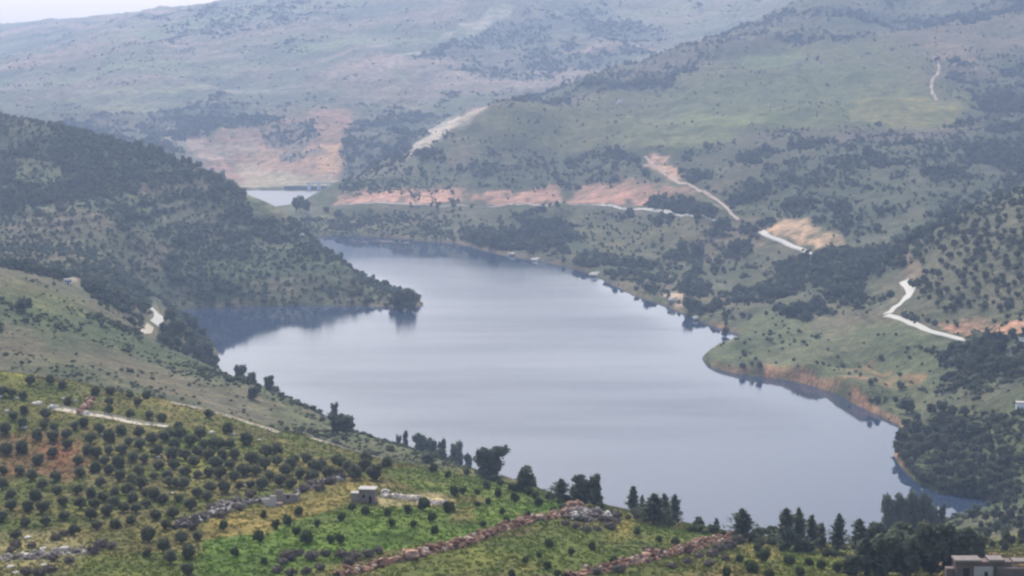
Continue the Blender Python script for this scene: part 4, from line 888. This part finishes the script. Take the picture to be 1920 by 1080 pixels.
for px, py, wp in [(205,860,8),(297,858,10),(190,815,9),(395,812,14),(437,815,10),(485,825,8),(455,912,14),(268,822,7),(322,925,9)]:
    rock(px, py, wp, 'small pale boulder lying among the olives of the grove', 'pale boulders among the olives')
for px, py, wp in [(121,1031,22),(156,1036,12),(50,1010,18),(45,1043,20),(15,1047,16),(81,1030,14),(17,1065,18),(82,1062,16),(30,1075,12)]:
    rock(px, py, wp, 'white boulder in the rubble of the bottom left corner', 'white boulders of the bottom left corner')
for px, py, wp, lb in [(960,478,14,'pale rock on the far shore below the dark pines, left one'), (1005,488,18,'pale flat rock on the far shore below the dark pines, right one'), (1308,598,20,'white flat rock at the water\'s edge left of the inlet'), (1265,566,26,'orange-pale rock outcrop on the shore left of the inlet'), (1115,517,22,'tan rock shelf on the far right shore'), (565,442,16,'pale rock where the dark hill meets the far shore')]:
    rock(px, py, wp, lb, None, 1e9, 900, 'shore_rock')

# tracks and roads: a graded strip with its pale bank on the downhill side
def track(px, width, mat, ymin=250, ymax=1e9, bank=0.0, name='road', lift=.12):
    n = max(40, len(px) * 14); line, L_ = polyline(px, n, ymin, ymax)
    for _ in range(14): line[1:-1] = (line[:-2] + 2 * line[1:-1] + line[2:]) / 4
    t = np.gradient(line[:, :2], axis=0); t /= np.linalg.norm(t, axis=1)[:, None] + 1e-9; nrm = np.stack([-t[:, 1], t[:, 0]], 1)
    r = np.random.default_rng(int(px[0][0])); wv = width / 2 * (1 + .12 * vnoise(np.arange(n) / 5., np.zeros(n), 5))
    cols = []
    for k in (-1, -.5, 0, .5, 1):
        q = line[:, :2] + nrm * (wv * k)[:, None]; cols.append(np.concatenate([q, (ground(q[:, 0], q[:, 1]) + lift)[:, None]], 1))
    if bank:      # downhill is towards the lower edge
        lo = cols[0] if cols[0][:, 2].mean() < cols[-1][:, 2].mean() else cols[-1]; sgn = -1 if lo is cols[0] else 1
        top = lo.copy(); top[:, 2] += .35
        q = lo[:, :2] + nrm * sgn * .25; out1 = np.concatenate([q, top[:, 2:]], 1); dn = out1.copy(); dn[:, :2] += nrm * sgn * bank * .25; dn[:, 2] = ground(dn[:, 0], dn[:, 1]) - .6; 
        out1[:, 2] = np.maximum(out1[:, 2], dn[:, 2] + bank); top[:, 2] = out1[:, 2]
        extra = [top, out1, dn]; cols = (extra[::-1] + cols) if sgn < 0 else (cols + extra)
    V = np.stack(cols, 1); m = V.shape[1]; ii = np.arange(n * m).reshape(n, m)
    q = np.stack([ii[:-1, :-1], ii[:-1, 1:], ii[1:, 1:], ii[1:, :-1]], -1).reshape(-1, 4)
    return tag(link(name, mesh_np(name, V.reshape(-1, 3), q, True), mat), kind='structure')
T_ = TRACKS
track(T_['gravel'], 3.6, M_DIRT, ymax=660, bank=1.0)
track(T_['pathA'], 2.2, M_DIRT, ymax=660, bank=.7, name='path')
track(T_['pathB'], 2.4, M_DIRT, ymax=660, bank=.8, name='path')
track(T_['valleyA'], 5.5, M_ROAD, ymin=1000)
track(T_['valleyB'], 4, M_DIRT, ymin=1000)
track(T_['contour'], 3, M_ROAD, ymin=1500, bank=.8)
track(T_['red'], 3.2, M_REDDIRT, ymin=1500, name='path')
track(T_['white'], 4.5, M_ROAD, ymin=1200, bank=2.0)
track(T_['bend'], 6, M_ROAD, ymin=1150)
track(T_['low'], 3.5, M_ROAD, ymin=1000, bank=1.2)
track(T_['high'], 4, M_REDDIRT, ymin=1500, name='path')

# houses
def box(bm, x0, x1, y0, y1, z0, z1):
    vs = [bm.verts.new((x, y, z)) for z in (z0, z1) for y in (y0, y1) for x in (x0, x1)]
    for f in ((0, 2, 3, 1), (4, 5, 7, 6), (0, 1, 5, 4), (2, 6, 7, 3), (0, 4, 6, 2), (1, 3, 7, 5)): bm.faces.new([vs[i] for i in f])
def boxes(name, mat, parent, lst, bevel=.03):
    bm = bmesh.new()
    for b in lst: box(bm, *b)
    if bevel: bmesh.ops.bevel(bm, geom=list(bm.edges), offset=bevel, segments=1, affect='EDGES')
    me = bpy.data.meshes.new(name); bm.to_mesh(me); bm.free(); return link(name, me, mat, parent)
def root(name, px, py, label, cat, rz=0, group=None, ymin=250, ymax=1e9):
    g = at(px, py, ymin, ymax); o = bpy.data.objects.new(name, None); COL.objects.link(o); o.location = (g[0], g[1], float(ground(g[0], g[1])) - .1); o.rotation_euler.z = rz; tag(o, label, cat, group); return o
def walls(w, d, h, t=.35, door=None, windows=()):
    """wall slabs round a plan w x d, the front (-y) pierced by openings (x0, x1, z0, z1)"""
    out = [(-w/2, -w/2 + t, -d/2 + t, d/2 - t, 0, h), (w/2 - t, w/2, -d/2 + t, d/2 - t, 0, h), (-w/2, w/2, d/2 - t, d/2, 0, h)]
    ops = sorted(([door] if door else []) + list(windows)); x = -w/2
    for a, b, z0, z1 in ops:
        out.append((x, a, -d/2, -d/2 + t, 0, h))
        if z0 > 0: out.append((a, b, -d/2, -d/2 + t, 0, z0))
        out.append((a, b, -d/2, -d/2 + t, z1, h)); x = b
    out.append((x, w/2, -d/2, -d/2 + t, 0, h)); return out
r_ = root('stone_hut', 690, 941, 'small flat-roofed stone hut at the edge of the straw-yellow strip', 'hut', -.12, ymax=660)
r_.scale = (.85, .85, .85)
boxes('wall', M_STONE, r_, walls(4.2, 3.4, 3.6, .4, door=(.5, 1.3, 0, 2.0), windows=[(-1.2, -.5, 1.5, 2.3)]), .05)
boxes('roof', M_CONC, r_, [(-2.35, 2.35, -2.0, 2.0, 3.6, 3.95)], .05)
boxes('door', M_DARK, r_, [(.53, 1.27, -1.5, -1.42, .02, 1.97)], 0)
an_ = boxes('annex', M_STONE, r_, [(-4.3, -2.15, -1.1, 1.2, 0, 2.3)], .06); boxes('annex_roof', M_CONC, an_, [(-4.5, -2.14, -1.3, 1.4, 2.302, 2.7)], .05)
r_ = root('ruined_wall', 535, 942, 'grey ruined wall of an old house left of the hut', 'ruined wall', -.15, ymax=660)
boxes('wall', M_STONE, r_, [(-2.3, 2.3, -.3, .3, 0, 2.1), (-2.3, -.6, -.28, .28, 2.1, 2.9), (2.0, 2.6, .3, 3.2, 0, 1.8)], .1); boxes('window', M_DARK, r_, [(.4, 1.0, -.34, -.27, 1.1, 1.8)], 0)
r_ = root('ruined_wall', 508, 950, 'pinkish plastered ruined wall piece in front of the grey one', 'ruined wall', .1, ymax=660)
boxes('wall', M_PLASTER, r_, [(-1.4, 1.2, -.25, .25, 0, 1.9), (-.2, 1.2, -.23, .23, 1.9, 2.6)], .1); boxes('buttress', M_REDSTONE, r_, [(1.2, 2.6, -.6, .4, 0, 1.0)], .1)
r_ = root('stone_slab', 722, 926, 'white squared stone block beside the hut\'s right corner', 'stone block', .1, ymax=660)
boxes('block', M_PALE, r_, [(-1.0, 1.0, -.5, .5, 0, .9)], .1); boxes('slab', M_PALE, r_, [(14.0, 17.5, -.6, .6, -.9, .1)][:0] or [(-.6, .6, -.4, .4, .9, 1.2)], .08)
# flat-roofed house in the lower right corner
gx_, gy_ = ray(1845, 1070)[0] * 335, 335.0
r_ = bpy.data.objects.new('stone_house', None); COL.objects.link(r_); zt = H + ray(1845, 1050)[1] * 335; gz = float(ground(gx_, gy_)) - .3; r_.location = (gx_, gy_, gz); h = zt - gz
r_.scale = (1, 1, 1); tag(r_, 'brown stone house with pale flat roof and plastered panel in the bottom right corner', 'house')
k = 335 / F
def X(px): return (px - 1845) * k
boxes('wall', M_BROWNWALL, r_, [(X(1792), X(1900), .4, 3.0, 0, h - .45), (X(1776), X(1792) - .01, 1.2, 2.8, 0, h - 1.9), (X(1870), X(1960), -.9, .395, 0, h - 1.3)], .06)
boxes('roof', M_OLDROOF, r_, [(X(1789), X(1840), -.2, 3.2, h - .448, h), (X(1854), X(1884), -.3, 3.0, h - .448, h + .1), (X(1903), X(1960), .41, 3, h - .8, h - .35)], .05)
boxes('panel', M_PLASTER, r_, [(X(1826), X(1863), .05, .38, 0, h - 1.3)], .04)
boxes('door', M_DARK, r_, [(X(1806), X(1818), .33, .42, 0, 2.1)], 0); boxes('window', M_DARK, r_, [(X(1846), X(1853), .0, .052, h - 3.1, h - 2.2)], 0)
def small_house(px, py, w, d, h, label, rz=0, mat=M_WHITE, ymin=600, storeys=1):
    r_ = root('white_house', px, py, label, 'house', rz, ymin=ymin)
    boxes('wall', mat, r_, walls(w, d, h, .3, door=(-.45, .45, 0, 2.05), windows=[(-w * .38, -w * .38 + .9, 1.0, 2.1), (w * .38 - .9, w * .38, 1.0, 2.1)] if w > 4 else []))
    boxes('roof', M_CONC, r_, [(-w/2 - .25, w/2 + .25, -d/2 - .25, d/2 + .25, h, h + .3)])
    boxes('door', M_DARK, r_, [(-.42, .42, -d/2 + .12, -d/2 + .2, .02, 2.03)], 0)
    if w > 4: boxes('window', M_DARK, r_, [(-w * .38, -w * .38 + .9, -d/2 + .12, -d/2 + .2, 1.0, 2.1)], 0); boxes('window', M_DARK, r_, [(w * .38 - .9, w * .38, -d/2 + .12, -d/2 + .2, 1.0, 2.1)], 0)
small_house(1916, 770, 5.5, 4, 4.0, 'white box-like house at the right edge above the wooded bank', -.2)
small_house(1918, 648, 4.4, 4, 4.2, 'white house at the right edge beside the red cutting', -.2)
small_house(128, 532, 4.4, 3, 2.6, 'tiny white hut in the valley behind the left shoulder', .2, ymin=960)
small_house(1161, 194, 6, 4, 5, 'tiny white house alone high on the right-hand hillside', 0, ymin=1500)
# dam sluice at the far arm
r_ = root('dam_sluice', 585, 356, 'distant concrete dam sluice with pale piers beyond the white water', 'dam', 0, ymin=2400); r_.location.z = -1
boxes('deck', M_CONC, r_, [(-9, 30, 4, 9, 10.5, 12)]); boxes('wall', simple_mat('dam_face', (.16, .17, .19), (.24, .25, .27), .2), r_, [(-40, 30, 6, 10, 0, 7)])
for i in range(3): boxes('pier', M_WHITE, r_, [(-7 + 14 * i, -2 + 14 * i, 1, 5.9, 0, 10.4)])

# grass tufts of the near slope
def tufts(n, seed):
    r = np.random.default_rng(seed); sel = VIS & (YY < 660) & (ZG > 40); wgt = (sel * YY).ravel(); wgt = wgt / wgt.sum(); pick = r.choice(len(wgt), n, p=wgt)
    x = XX.ravel()[pick] + r.uniform(-.3, .3, n); y = YY.ravel()[pick] + r.uniform(-.7, .7, n); z = ground(x, y); c = cov.reshape(-1, 3)[pick] * r.uniform(.55, 1.25, (n, 1)) * np.array([.95, 1.05, .85])
    m = 7; a = r.uniform(0, 6.28, (n, m)); rad = r.uniform(.1, .45, (n, m)); hgt = r.uniform(.18, .55, (n, m)) ; bx, by = x[:, None] + np.cos(a) * rad, y[:, None] + np.sin(a) * rad
    lx, ly = np.cos(a + 1.2) * .16, np.sin(a + 1.2) * .16; zz = z[:, None] - .05
    V = np.stack([np.stack([bx - lx, by - ly, zz + 0 * bx], -1), np.stack([bx + lx, by + ly, zz + 0 * bx], -1), np.stack([bx + np.cos(a) * .2, by + np.sin(a) * .2, zz + hgt], -1)], 2).reshape(-1, 3)
    me = mesh_np('grass', V, np.arange(len(V)).reshape(-1, 3)); paint(me, np.repeat(c, m * 3, 0)); return tag(link('grass', me, M_WOOD), kind='stuff')
tufts(26000, 5)
